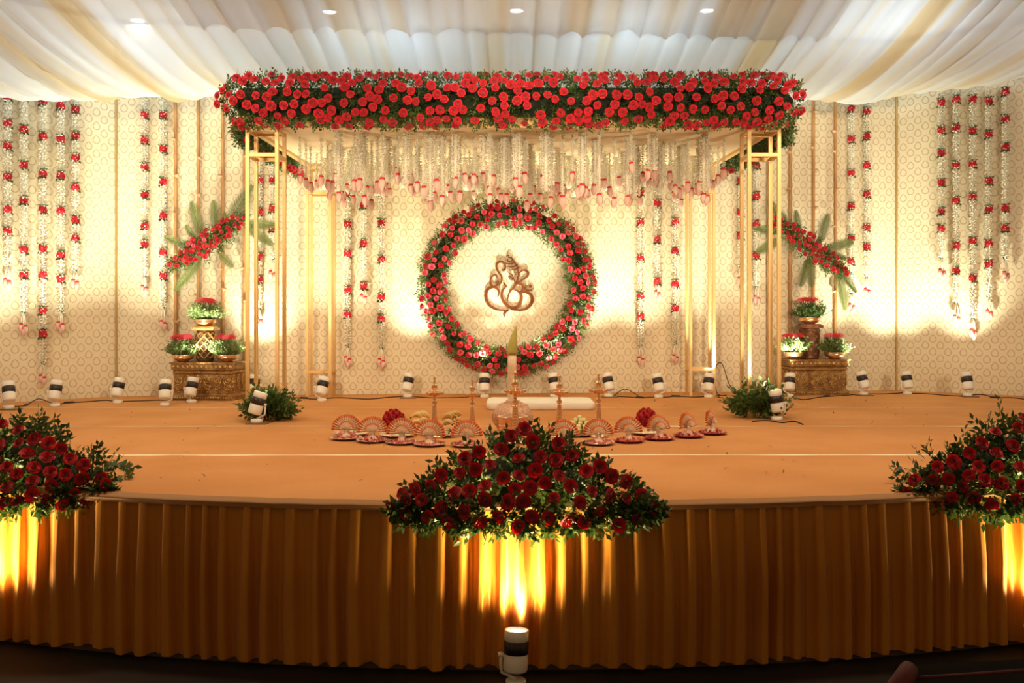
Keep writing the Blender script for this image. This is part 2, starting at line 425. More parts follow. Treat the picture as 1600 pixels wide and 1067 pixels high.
def drape_sheet(name, xa, xb, sa, sbf, nu, nv, m, parent, layer=0.0, seed=0):
    mb = MB(); strips = []
    for j in range(nv + 1):
        for i in range(nu + 1):
            u = i / nu; x0 = xa + (xb - xa) * u; sb = sbf(x0)
            s_ = sa + (sb - sa) * j / nv
            mb.v.append(tuple(drape_pt(x0, s_, layer)))
            st_ = noise.noise((x0 * 2.6 + seed, s_ * .10, 20)) + 0.55 * noise.noise((x0 * 7.7 + seed, s_ * .13, 30))
            strips.append(max(0, min(1, 0.46 + 0.85 * st_ + 0.10 * (abs(x0) > 3.6))))  # cloth strips plus some painted warm light, golder at the sides
    mb.f = [(j * (nu + 1) + i, j * (nu + 1) + i + 1, (j + 1) * (nu + 1) + i + 1, (j + 1) * (nu + 1) + i) for j in range(nv) for i in range(nu)]
    o = build(mb, name, m, parent, True, True)
    a = o.data.attributes.new('strip', 'FLOAT', 'POINT'); a.data.foreach_set('value', strips)
    return o
dr = thing('ceiling_drape', 'sheer white and gold cloth swagged across the ceiling', 'drape', (0, 8, 4.4))
drape_sheet('swag_cloth', -6.9, 7.1, -5.6, lambda x: 0.95, 620, 46, 'sheer_drape', dr)
drape_sheet('overlay_cloth', -3.05, 3.15, -5.2, lambda x: -1.72 + 0.05 * abs(math.sin(x * 5.6)) + 0.05 * noise.noise((x * 1.4, 0, 0)), 330, 26, 'sheer_overlay', dr, 0.022, 5)
# downlights in the ceiling, seen glowing through the cloth
for i, (px, py, lb) in enumerate(((215, 35, 'small round ceiling downlight glowing through the drape at far left'), (515, 22, 'small round ceiling downlight left of centre behind the drape'),
                     (807, 20, 'small round ceiling downlight behind the drape above the wreath'), (1105, 20, 'small round ceiling downlight behind the drape right of centre'))):
    Y = (5.50 - H) * F / (YH - py)
    t = thing('ceiling_downlight', lb, 'ceiling light', (XA(px, Y), Y, 5.57), 'downlights above the drape')
    build(MB().lathe([(0.10, 0), (0.10, -0.05), (0.085, -0.055), (0.08, -0.02)], 20), 'rim', 'lamp_white', t)
    build(MB().lathe([(0.0, -0.03), (0.078, -0.035), (0.06, -0.05), (0.0, -0.055)], 20), 'bulb', 'downlight_glow', t)

# ------------------------------------------------------------------ flowers: shared meshes
def rose_mb(seed=0, petals=((3, .26, .84, 2.6, 0.0), (4, .48, .80, 2.1, .06), (6, .76, .66, 1.5, .16), (7, 1.0, .46, 1.35, .30))):
    rnd = random.Random(seed); mb = MB()
    for li, (n, r, h, w, curl) in enumerate(petals):
        a0 = rnd.random() * 6
        for k in range(n):
            ac = a0 + 2 * PI * k / n + rnd.uniform(-.12, .12); hh = h * rnd.uniform(.93, 1.06); ro = r * rnd.uniform(.93, 1.07)
            def fn(u, v, ac=ac, hh=hh, ro=ro, w=w, curl=curl):
                a = ac + (u - .5) * w * (0.55 + 0.45 * math.sin(PI * min(1, v * .8 + .2)))
                rr = ro * (0.25 + 0.75 * v ** 0.7) * (1 - 0.05 * (2 * u - 1) ** 2)
                z = hh * (v ** 0.8) - curl * max(0, v - .6) * 1.3 - 0.06 * (2 * u - 1) ** 2 * v - 0.35
                return (rr * math.cos(a), rr * math.sin(a), z)
            mb.grid(fn, 3, 3)
    mb.lathe([(0.05, -0.75), (0.34, -0.45), (0.30, -0.25)], 7)
    return mb
ROSES = [rose_mb(k).mesh('rose', 'rose') for k in range(3)]
ROSES_P = [rose_mb(k + 5).mesh('rose', 'rose_pink') for k in range(2)]
def rose(parent, p, nrm, size, pink=False, name='rose'):
    return link(name, random.choice(ROSES_P if pink else ROSES), parent, p, align(nrm), size)
def sprig(mb, p, d, ln, n, lw, ll, spread=0.9, stem=True):
    """a twig with paired leaves"""
    d = d.normalized(); sd = d.cross(rvec())
    sd = sd.normalized() if sd.length > 1e-4 else d.orthogonal().normalized()
    up = sd.cross(d)
    if stem: mb.add([p + up * .002, p - up * .002, p + d * ln], [(0, 1, 2)])
    for i in range(n):
        t = 0.15 + 0.85 * i / max(1, n - 1); q = p + d * ln * t
        s_ = 1 if i % 2 else -1
        ld = d * (0.75 if i < n - 1 else 2) + sd * s_ * spread * (0.7 + .6 * R()) + rvec() * .35
        mb.leaf(q, ld, up + rvec() * .4, ll * (0.75 + .5 * R()), lw * (0.8 + .4 * R()))

# gerbera heads for the bowls: flat ruffled disc
def gerbera_mb(seed):
    rnd = random.Random(seed); mb = MB()
    for ring, (n, r, z) in enumerate(((13, 1.0, 0.0), (11, .8, .12), (8, .5, .22))):
        for k in range(n):
            a = 2 * PI * (k + .5 * ring) / n + rnd.uniform(-.1, .1); w = 0.30; d = Vector((math.cos(a), math.sin(a), rnd.uniform(-.05, .15)))
            s_ = Vector((-d.y, d.x, 0)) * w * r
            mb.add([Vector((0, 0, z)), d * r * .6 + s_ * .5 + Vector((0, 0, z + .05)), d * r + s_ * .35 + Vector((0, 0, z)), d * r - s_ * .35 + Vector((0, 0, z)), d * r * .6 - s_ * .5 + Vector((0, 0, z + .05))], [(0, 1, 2, 3, 4)])
    mb.lathe([(.05, -.5), (.3, -.2), (.25, .05)], 7)
    return mb
GERB = [gerbera_mb(k).mesh('bloom', 'rose_pink') for k in range(2)]
GERBR = [gerbera_mb(k + 4).mesh('bloom', 'rose') for k in range(2)]

# lotus bud: pointed drop hanging downwards with a red ring on top
def bud_mb():
    mb = MB(); mb.lathe([(0.008, 0), (0.020, -0.012), (0.030, -0.035), (0.031, -0.052), (0.024, -0.080), (0.011, -0.104), (0.001, -0.118)], 10)
    for k in range(4):
        a = PI / 2 * k
        def fn(u, v, a=a):
            aa = a + (u - .5) * 1.5 * (1 - v * .85); r = [0.022, .0325, .0328, .026, .010][int(round(v * 4))]
            return (r * 1.03 * math.cos(aa), r * 1.03 * math.sin(aa), -0.012 - 0.100 * v)
        mb.grid(fn, 2, 4)
    return mb
BUD = bud_mb().mesh('lotus_bud', 'lotus')
BUDCAP = MB().lathe([(0.006, 0.012), (0.021, 0.010), (0.026, 0.0), (0.023, -0.012), (0.012, -0.014)], 10).mesh('red_ring', 'lotus_red')
def add_bud(parent, p, sc=1.0, rot=None):
    b = link('lotus_bud', BUD, parent, p, rot or (R() * .3 - .15, R() * .3 - .15, R() * 6), sc)
    link('red_ring', BUDCAP, b)
    return b
# jasmine rope: many small white buds round a core, hanging from z=0 down
def jasmine_mb(L, r, step, n, bl, bw):
    mb = MB(); mb.tube([(0, 0, 0), (0, 0, -L / 2), (0, 0, -L)], r * .6, 6)
    z = 0.0; i = 0
    while z < L:
        for k in range(n):
            a = 2 * PI * (k + .5 * (i % 2)) / n + R() * .5; d = Vector((math.cos(a), math.sin(a), -0.5 + R() * .9)).normalized()
            p = Vector((math.cos(a) * r * .5, math.sin(a) * r * .5, -z - R() * step))
            sd = d.orthogonal().normalized(); s2 = d.cross(sd); l2 = bl * (0.8 + .4 * R())
            q = p + d * l2 * .65
            mb.add([p, q + sd * bw, q + s2 * bw, q - sd * bw, q - s2 * bw, p + d * l2], [(0, 2, 1), (0, 3, 2), (0, 4, 3), (0, 1, 4), (5, 1, 2), (5, 2, 3), (5, 3, 4), (5, 4, 1)])
        z += step; i += 1
    return mb

# rose band of a garland: ring of small roses with a leaf collar above and below
def band_mb(seed):
    rnd = random.Random(seed); mb = MB(); rm = rose_mb(seed)
    for k in range(5):
        a = 2 * PI * k / 5 + .3; d = Vector((math.cos(a), math.sin(a), 0))
        M_ = Matrix.Translation(d * 0.030 + Vector((0, 0, (0.012 if k % 2 else -0.012)))) @ align(d, rnd.random() * 6).to_matrix().to_4x4() @ Matrix.Scale(0.036, 4)
        mb.merge(rm, M_)
    mb.lathe([(.02, -.040), (.036, -.030), (.041, 0), (.036, .030), (.02, .040)], 10)
    return mb
BANDS = [band_mb(11).mesh('rose_band', 'rose'), band_mb(12).mesh('rose_band', 'rose')]
mb = MB()
for k in range(26):
    a = R() * 2 * PI; s_ = 1 if k % 2 else -1
    d = Vector((math.cos(a), math.sin(a), s_ * (0.5 + R())))
    mb.leaf(Vector((math.cos(a) * .03, math.sin(a) * .03, s_ * .034)), d, Vector((0, 0, 1)) + rvec() * .3, 0.042, 0.024)
COLLAR = mb.mesh('leaf_collar', 'leaf_dark')
mb = MB()
for k in range(14):
    mb.leaf(Vector((0, 0, 0)), rvec(), rvec(), 0.032, 0.018)
KNOT = mb.mesh('leaf_knot', 'knot_green')

# ------------------------------------------------------------------ canopy frame (mandap)
DF, DB = 9.05, 11.40
fr = thing('canopy_frame', 'gold painted square canopy frame with four open lattice legs', 'canopy', (0, 10.2, S))
PW = 0.034
def leg(xo, xi, D, depth, xob, xib, bars):
    """one lattice leg: four posts with cross bars; xo/xi front posts, xob/xib rear posts"""
    dd = D + depth
    lg = bpy.data.objects.new('lattice_leg', None); C.objects.link(lg); lg.parent = fr
    o_ = fr.location
    for z in bars:
        for a, b in (((xo, D), (xi, D)), ((xob, dd), (xib, dd)), ((xo, D), (xob, dd)), ((xi, D), (xib, dd))):
            L_ = math.hypot(b[0] - a[0], b[1] - a[1]); ang = math.atan2(b[1] - a[1], b[0] - a[0])
            build(MB().box(((a[0] + b[0]) / 2 - o_.x, (a[1] + b[1]) / 2 - o_.y, z - o_.z), (L_, 0.030, 0.034), ang), 'cross_bar', 'gold_paint', lg, False)
    for (x, y) in ((xo, D), (xi, D), (xob, dd), (xib, dd)):
        o = build(MB().box((x - fr.location.x, y - fr.location.y, (3.74 - S) / 2), (PW, PW, 3.74 - S)), 'post', 'gold_paint', lg, False)
ztop, zbot = 3.475, ZA(610, DF)
leg(XA(387, DF), XA(433, DF), DF, 0.29, XA(387, DF) * 0.999, XA(433, DF) * 1.0, (ztop, zbot, 3.72))
leg(XA(1217, DF), XA(1170.5, DF), DF, 0.29, XA(1217, DF) * 0.999, XA(1170.5, DF), (ztop, zbot, 3.72))
leg(XA(480.5, DB), XA(516, DB), DB, 0.25, XA(480.5, DB), XA(516, DB), (ZA(301, DB), ZA(581, DB), 3.72))
leg(XA(1115.5, DB), XA(1079, DB), DB, 0.25, XA(1115.5, DB), XA(1079, DB), (ZA(299, DB), ZA(577, DB), 3.72))
xl, xr = XA(384, DF), XA(1220, DF)
build(MB().box((0, DF, 3.80), (xr - xl + .1, 0.05, 0.13)), 'front_beam', 'gold_paint', fr, False, True)
build(MB().box((0, DB + .12, 3.775), (XA(1117, DB) - XA(479, DB), 0.05, 0.07)), 'rear_beam', 'gold_paint', fr, False, True)
for sx, x0_, x1_ in ((-1, xl, XA(480.5, DB)), (1, xr, XA(1115.5, DB))):
    ang = math.atan2(DB + .2 - DF, x1_ - x0_)
    build(MB().box(((x0_ + x1_) / 2, (DF + DB + .2) / 2, 3.80), (math.hypot(DB + .2 - DF, x1_ - x0_), 0.05, 0.12), ang), 'side_beam', 'gold_paint', fr, False, True)
def rooff(u, v):
    y = DF + 0.03 + (DB + .1 - DF) * v; a = xl + (XA(480.5, DB) - xl) * v + .03; b = xr + (XA(1115.5, DB) - xr) * v - .03
    return (a + (b - a) * u, y, 3.775 - 0.02 * math.sin(PI * v) * (0.4 + .6 * abs(math.sin(u * PI * 5))))
build(MB().grid(rooff, 60, 12), 'roof_cloth', 'roof_cloth', fr, True, True)
for k in range(5):
    v = (k + 1) / 6; y = DF + (DB - DF) * v; a = xl + (XA(480.5, DB) - xl) * v; b = xr + (XA(1115.5, DB) - xr) * v
    build(MB().box(((a + b) / 2, y, 3.80), (b - a - .06, 0.03, 0.03)), 'roof_rail', 'gold_paint', fr, False, True)

# rose bolster along the front beam: foliage body + 300 roses
bg = thing('rose_beam', 'thick band of red roses and leaves along the canopy front', 'flower garland', (0, 8.93, 3.95))
BX0, BX1, BZ = XA(350, 8.9), XA(1250, 8.9), 3.965
def beam_sec(x):
    e = min(x - BX0, BX1 - x); k = math.sqrt(max(0.0, min(1, (e + .04) / .22)))
    return 0.20 * k, 0.245 * k   # half depth, half height
core = MB()
core.lathe([(0.02, -(BX1 - BX0) / 2 + .06), (.11, -(BX1 - BX0) / 2 + .16), (.115, 0), (.11, (BX1 - BX0) / 2 - .16), (0.02, (BX1 - BX0) / 2 - .06)], 12)
core.v = [(q[2] + (BX0 + BX1) / 2, q[1] + 8.93, q[0] * 1.2 + BZ) for q in core.v]
build(core, 'shade_core', 'core_shade', bg, True, True)  # dark core paints the shade seen between the roses
lf = MB()
for i in range(2600):
    x = BX0 + (BX1 - BX0) * R(); hd, hh = beam_sec(x); a = R() * 2 * PI
    if math.cos(a) > 0.3 and R() < .6: a += PI
    d = Vector(((R() - .5) * .8, math.cos(a), math.sin(a))); q_ = R()
    p = Vector((x, 8.93 + math.cos(a) * hd * (.45 + .35 * q_), BZ + math.sin(a) * hh * (.45 + .35 * q_)))
    tall = math.sin(a) > .6
    sprig(lf, p, d + rvec() * .5, 0.045 + .035 * R() + (.045 * R() if tall else 0), 5, 0.020, 0.038)
build(lf, 'foliage', 'leaf', bg, True, True, 'stuff')
lf = MB()
for i in range(420):
    x = BX0 + (BX1 - BX0) * R(); hd, hh = beam_sec(x); s_ = 1 if R() < .55 else -1
    sprig(lf, Vector((x, 8.80 + .2 * R(), BZ + s_ * hh * .85)), Vector(((R() - .5) * 1.4, -.7 * R(), s_)), .03 + .045 * R(), 5, .018, .034)
build(lf, 'young_leaves', 'leaf_mid', bg, True, True, 'stuff')
pts = []; tries = 0
while len(pts) < 296 and tries < 30000:
    tries += 1
    x = BX0 - .03 + (BX1 - BX0 + .06) * R(); a = PI + math.asin(max(-.98, min(.98, (R() * 2 - 1) * 1.0)))
    hd, hh = beam_sec(min(max(x, BX0 + .02), BX1 - .02))
    p = Vector((x, 8.93 + math.cos(a) * (hd + .07), BZ + math.sin(a) * (hh + .015)))
    e = min(x - BX0, BX1 - x)
    dmin = 0.068 + 0.014 * R()
    if any((p - q[0]).length < dmin for q in pts[-400:]): continue
    ex = -1 if x < BX0 + .15 else (1 if x > BX1 - .15 else 0)
    pts.append((p, Vector((ex * .7, math.cos(a) - .4, math.sin(a) * .9)) + rvec() * .3))
for p, n in pts: rose(bg, p - bg.location, n, 0.037 + .012 * R())

# side garlands of the canopy: hang along the side beams
for sx, x0_, x1_, lb in ((-1, xl, XA(480.5, DB), 'rose and leaf garland along the left side beam of the canopy'), (1, xr, XA(1115.5, DB), 'rose and leaf garland along the right side beam of the canopy')):
    g = thing('side_garland', lb, 'flower garland', ((x0_ + x1_) / 2, 10.2, 3.8), 'side garlands of the canopy')
    lf = MB()
    for i in range(700):
        t = R(); x = x0_ + (x1_ - x0_) * t + sx * (.06 + .07 * R()); y = DF + .1 + (DB - DF) * t; z = 3.86 - .22 * R()
        sprig(lf, Vector((x, y, z)), Vector((sx * (.2 + R()), R() - .6, R() - .75)), 0.05 + .04 * R(), 5, .022, .042)
    build(lf, 'foliage', 'leaf', g, True, True, 'stuff')
    for i in range(36):
        t = (i + R()) / 36; x = x0_ + (x1_ - x0_) * t + sx * (.12 + .06 * R()); y = DF + .1 + (DB - DF) * t
        z = 3.83 - .24 * R()
        rose(g, Vector((x - sx * (.10 if z < 3.68 else 0), y, z)) - g.location, Vector((sx * .25, -.9, -.3)) + rvec() * .3, .032 + .008 * R())

# hanging jasmine strings with lotus buds under the canopy roof
THK = [jasmine_mb(L_, 0.034, .020, 7, .030, .0085).mesh('jasmine_strand', 'jasmine') for L_ in (0.36, 0.44, 0.52, 0.60, 0.68)]
THN = [jasmine_mb(L_, 0.010, .013, 4, .018, .0055).mesh('jasmine_strand', 'jasmine') for L_ in (0.30, 0.38, 0.46, 0.54, 0.62)]
TL = (0.36, 0.44, 0.52, 0.60, 0.68); NL = (0.30, 0.38, 0.46, 0.54, 0.62)
GST = 'jasmine strings under the canopy'
def string_at(x, y, thick, L_, bud):
    lens = TL if thick else NL; k = min(range(5), key=lambda i: abs(lens[i] - L_))
    lb = ('fluffy white jasmine strand ending in a pink lotus bud under the canopy' if bud else 'thick fluffy white jasmine strand without a bud under the canopy') if thick else 'thin white jasmine string with a pink lotus bud under the canopy'
    t = thing('jasmine_string', lb, 'flower string', (x, y, 3.752), GST)
    link('strand', (THK if thick else THN)[k], t, (0, 0, 0), (0, 0, R() * 6))
    if bud: add_bud(t, (0, 0, -lens[k] - .008), 0.9 + .25 * R())
for i in range(150):
    u = (i + .2 + .6 * R()) / 150; px = 505 + 605 * u + (R() - .5) * 6
    y = 9.30 + 1.85 * R() ** 1.4; x = XA(px, y)
    tip = 268 + 50 * R() ** 0.9
    thick = i % 5 in (0, 2) or R() < .12
    L_ = 3.752 - ZA(tip, y) - .06
    string_at(x, y, thick, L_, (not thick) or R() < .35)
for px, y, tip in ((469, 9.6, 270), (478, 9.9, 284), (485, 10.2, 282), (495, 10.6, 285), (502, 9.7, 272), (1131, 9.7, 262), (1122, 10.2, 270), (1113, 10.6, 268), (1098, 10.3, 275)):
    string_at(XA(px, y), y, False, 3.752 - ZA(tip, y) - .02, True)

# ------------------------------------------------------------------ rose wreath and emblem on the backdrop
wx, wy = wallpt(793, 0.16); wz = ZA(449, wy); wr = 0.905 * 1.04
wt = thing('rose_wreath', 'large round wreath of red roses and green leaves on backdrop', 'wreath', (wx, wy, wz), None, WANG)
core = MB(); core.tube([(wr * math.cos(2 * PI * k / 48), 0.02, wr * math.sin(2 * PI * k / 48)) for k in range(49)], 0.085, 8, False)
build(core, 'shade_ring', 'core_shade', wt)  # dark ring, shade between leaves and roses put into its colour
lf = MB()
for i in range(2000):
    a = R() * 2 * PI; b = R() * 2 * PI
    ra = Vector((math.cos(a), 0, math.sin(a))); tg = Vector((-math.sin(a), 0, math.cos(a)))
    off = ra * math.cos(b) + Vector((0, -1, 0)) * abs(math.sin(b)) * .8
    p = ra * wr + off * (0.12 * (0.6 + .4 * R()))
    sprig(lf, p, off + tg * (R() - .5) * 1.4 + rvec() * .4, 0.065 + .05 * R(), 6, .019, .040)
build(lf, 'foliage', 'leaf_mid', wt, kind='stuff')
pts = []; tries = 0
while len(pts) < 205 and tries < 20000:
    tries += 1
    a = R() * 2 * PI; b = (R() * 2 - 1); ra = Vector((math.cos(a), 0, math.sin(a)))
    p = ra * (wr + b * .165) + Vector((0, -0.13 * math.sqrt(max(0, 1 - b * b)) - .075, 0))
    if any((p - q[0]).length < .080 for q in pts): continue
    pts.append((p, ra * b * .8 + Vector((0, -1, 0)) + rvec() * .35))
for p, n in pts: rose(wt, p, n, 0.034 + .011 * R(), R() < .25)

def ribbon(mb, pts, wd, depth, k=6):
    """flat cut-out stroke in the x-z plane with depth in y"""
    q = catmull([(a, b, w) for (a, b), w in zip(pts, wd)], k); n = len(q); vs = []
    for i in range(n):
        a = q[max(i - 1, 0)]; b = q[min(i + 1, n - 1)]
        dx, dz = b[0] - a[0], b[1] - a[1]; l = math.hypot(dx, dz) or 1; nx, nz = -dz / l, dx / l; w = max(q[i][2], 2) / 2
        for (s_, y) in ((1, -depth), (-1, -depth), (-1, 0), (1, 0)):
            vs.append((q[i][0] + nx * w * s_, y, q[i][1] + nz * w * s_))
    fs = []
    for i in range(n - 1):
        for j in range(4):
            fs.append((i * 4 + j, i * 4 + (j + 1) % 4, i * 4 + 4 + (j + 1) % 4, i * 4 + 4 + j))
    fs += [(3, 2, 1, 0), tuple((n - 1) * 4 + j for j in range(4))]
    mb.add(vs, fs)
ex, ey = wallpt(797, 0.008)
em = thing('wall_emblem', 'brown wooden cut-out elephant head emblem inside the rose wreath', 'emblem', (ex, ey, ZA(490, ey)), None, WANG)
sc = ey / F / 9.28
def stroke_part(name, strokes):
    mb = MB()
    for pts, wd in strokes:
        ribbon(mb, pts, wd, 0.022 / sc)
    out = MB(); out.f = mb.f
    out.v = [((740 + q[0] / 9.28 - 797) / F * ey, q[1] * sc, (490 - (385 + q[2] / 9.28)) / F * ey) for q in mb.v]
    build(out, name, 'emblem_wood', em, False)
stroke_part('body_scroll', [
 ([(345, 738), (362, 700), (365, 650), (330, 603), (270, 588), (205, 620), (176, 690), (182, 770), (225, 848), (310, 903), (400, 925), (500, 925)], [8, 18, 25, 32, 42, 46, 46, 46, 42, 34, 22, 18]),
 ([(540, 915), (620, 920), (700, 920), (780, 890), (838, 820), (848, 740), (818, 690), (760, 664), (690, 664)], [14, 26, 32, 42, 46, 44, 40, 34, 22]),
 ([(470, 590), (430, 620), (405, 680), (415, 760), (460, 830), (530, 882), (590, 890), (650, 860), (685, 790), (690, 720), (660, 662), (610, 635), (570, 628)], [14, 30, 36, 38, 42, 46, 48, 46, 46, 42, 34, 20, 8]),
 ([(505, 928), (455, 950), (436, 982), (452, 1022)], [18, 26, 20, 6]),
 ([(428, 518), (458, 560), (484, 592)], [8, 28, 12])])
stroke_part('left_ear_scroll', [
 ([(412, 345), (445, 338), (462, 300), (445, 245), (390, 220), (338, 250), (332, 310), (365, 380), (405, 440), (405, 500), (365, 550), (300, 578)], [26, 36, 24, 26, 32, 32, 30, 27, 27, 25, 27, 22]),
 ([(345, 462), (330, 418), (290, 415), (252, 460), (242, 520), (268, 574)], [8, 20, 24, 27, 28, 28]),
 ([(308, 528), (345, 505), (360, 490)], [6, 26, 6]), ([(350, 495), (352, 530), (335, 556)], [8, 26, 14])])
stroke_part('trunk', [
 ([(558, 175), (600, 240), (640, 320), (646, 420), (630, 500), (590, 580), (530, 650), (500, 720), (488, 820)], [14, 16, 18, 22, 28, 30, 26, 20, 6])])
stroke_part('right_ear_scroll', [
 ([(655, 390), (700, 352), (750, 345), (790, 380), (782, 430), (730, 470), (670, 508), (630, 535)], [16, 24, 28, 30, 28, 24, 20, 10]),
 ([(615, 548), (680, 543), (716, 575), (714, 625), (680, 668)], [14, 30, 34, 38, 42]),
 ([(728, 590), (768, 622), (820, 637), (868, 606)], [34, 26, 24, 10]), ([(745, 552), (765, 570), (755, 600)], [8, 20, 22]),
 ([(802, 578), (822, 578), (842, 578)], [26, 44, 26]), ([(822, 545), (822, 560)], [6, 10])])
stroke_part('crown', [
 ([(525 + 36 * math.cos(a), 190 + 32 * math.sin(a)) for a in [k * PI / 6 - 2.2 for k in range(12)]], [16] * 12),
 ([(476, 146), (490, 126), (512, 140)], [8, 16, 8]), ([(488, 98), (496, 92)], [12, 10]),
 ([(450, 240), (520, 252), (600, 226)], [10, 18, 22]), ([(492, 290), (560, 296), (640, 262)], [6, 18, 26]), ([(520, 335), (590, 334), (664, 300)], [6, 20, 28]),
 ([(596, 382), (626, 380)], [8, 12]), ([(594, 408), (626, 404)], [8, 12]),
 ([(480, 340), (515, 385), (560, 415), (580, 470), (598, 530)], [4, 8, 12, 12, 14]), ([(506, 425), (520, 470), (566, 486), (572, 450)], [8, 14, 14, 6]), ([(520, 428), (550, 450), (560, 480)], [8, 16, 8])])

# ------------------------------------------------------------------ jasmine and rose garlands on the backdrop
GAR = [  # column, rose rows, knot row, bud row, where it hangs
 (12, (150, 192, 228, 276, 327, 361), 413, 442, 'outermost of the five at far left'),
 (37, (149, 202, 258, 313, 389, 429), 487, 512, 'second of the five at far left'),
 (67, (158, 213, 271, 327, 388, 429, 485, 521), 567, 592, 'longest of the five at far left'),
 (95, (165, 217, 274, 329, 398, 435), 485, 509, 'fourth of the five at far left'),
 (118, (171, 212, 246, 292, 343, 372), 421, 443, 'innermost of the five at far left'),
 (226, (179, 219, 260, 304, 352, 381), 430, 452, 'shorter of the pair beside the left bamboo poles'),
 (255, (180, 233, 284, 337, 394, 431), 479, 507, 'longer of the pair beside the left bamboo poles'),
 (405, (232, 281, 331, 400, 436), 481, 502, 'longer of the pair behind the left front leg'),
 (426, (236, 281, 326, 356), 404, 429, 'shorter of the pair behind the left front leg'),
 (543, (302, 350, 396, 453, 491), 541, 563, 'outer of the three left of the wreath'),
 (568, (320, 380, 446), 0, 466, 'short middle one of the three left of the wreath'),
 (596, (300, 348, 405, 464, 497), 543, 566, 'inner of the three left of the wreath'),
 (1001, (300, 347, 403, 462, 494), 541, 563, 'inner of the three right of the wreath'),
 (1027, (318, 374, 439), 0, 460, 'short middle one of the three right of the wreath'),
 (1055, (303, 346, 392, 443, 481), 536, 560, 'outer of the three right of the wreath'),
 (1157, (240, 282, 332, 368), 415, 439, 'thinner of the pair behind the right front leg'),
 (1182, (258, 306, 350, 399), 447, 468, 'outer of the pair behind the right front leg'),
 (1330, (170, 218, 270, 322, 373, 408), 457, 480, 'longer of the pair beside the right bamboo poles'),
 (1354, (174, 213, 258, 303, 355, 385), 432, 456, 'shorter of the pair beside the right bamboo poles'),
 (1471, (160, 203, 239, 285, 330, 356), 402, 426, 'innermost of the five at far right'),
 (1494, (155, 199, 257, 313, 383, 422), 472, 498, 'second of the five at far right'),
 (1520, (155, 204, 256, 307, 376, 434), 496, 520, 'longest of the five at far right'),
 (1545, (158, 210, 283, 327, 380, 412), 464, 490, 'fourth of the five at far right'),
 (1571, (144, 186, 230, 325, 356), 404, 430, 'outermost of the five at far right')]
for gi, (px, rows, kn, bd, where) in enumerate(GAR):
    x, y = wallpt(px, 0.085); zt = 4.75
    g = thing('jasmine_garland', 'jasmine garland with rose bands, ' + where, 'garland', (x, y, zt), 'jasmine garlands on the backdrop')
    end = ZA((kn or rows[-1]), y)
    thin = px == 1157
    rope = link('jasmine_rope', jasmine_mb(zt - end, 0.016 if thin else 0.026, .026, 6, .034, .0115).mesh('jasmine_rope', 'jasmine'), g); rope['kind'] = 'stuff'
    for ry in rows:
        b = link('rose_band', random.choice(BANDS), g, (0, 0, ZA(ry, y) - zt), (0, 0, R() * 6), 1.05)
        link('leaf_collar', COLLAR, b, (0, 0, 0), (0, 0, R() * 6))['kind'] = 'stuff'
    if kn: link('leaf_knot', KNOT, g, (0, 0, end - zt), None, 1.2)
    zb = ZA(bd, y) - zt + .045; ts = MB()
    offs = ((-.022, 0.0), (.026, -.025), (.004, -.05))[:2 + gi % 2]
    for (dx, dz) in offs: ts.tube([(0, 0, end - zt), (dx * .8, -.01, (end - zt + zb) / 2), (dx, -.012, zb + dz)], .006, 5)
    build(ts, 'tassel_strings', 'jasmine', g)
    for (dx, dz) in offs: add_bud(g, (dx, -.012, zb + dz), .85)

# ------------------------------------------------------------------ bamboo poles beside the pedestals
POLES = [(274.5, (218, 275, 333, 503), 'first bamboo pole from the left side wall'), (310, (247, 305, 460), 'second bamboo pole from the left side wall'),
         (348, (217, 275, 420, 452), 'third bamboo pole from the left side wall'), (382, (245, 419, 470), 'fourth bamboo pole from left, beside the left canopy leg'),
         (1235, (205, 238, 296, 440), 'inner bamboo pole beside the right canopy leg'), (1271, (175, 231, 267, 324, 438), 'middle bamboo pole of the three at right'),
         (1305.5, (205, 237, 296, 353, 455), 'outer bamboo pole of the three at right'), (1200, (240, 400), 'slim bamboo pole seen between the right canopy leg posts')]
mb = MB(); mb.lathe([(.0, .016), (.022, .012), (.030, 0), (.024, -.006), (.008, -.014), (.006, -.024)], 9)
DBUD = mb.mesh('dried_bud', 'dried_bud')
for px, rows, lb in POLES:
    x, y = wallpt(px, 0.05)
    t = thing('bamboo_pole', lb, 'pole', (x, y, S), 'bamboo poles')
    prof = []; z = 0.0; k = 0; r0 = .013 if px == 1200 else .021
    while z < 4.0:
        prof += [(r0, z), (r0, z + .26), (r0 * 1.18, z + .275), (r0 * 1.0, z + .29)]; z += .30
    build(MB().lathe([(r, min(zz, 3.95)) for r, zz in prof], 9), 'cane', 'bamboo', t)
    for ry in rows:
        link('dried_bud', DBUD, t, (random.choice((-.025, .025)), -.028, ZA(ry, y) - S), (R() * .8 - .4, R() - .5, R() * 6), .85 + .4 * R())

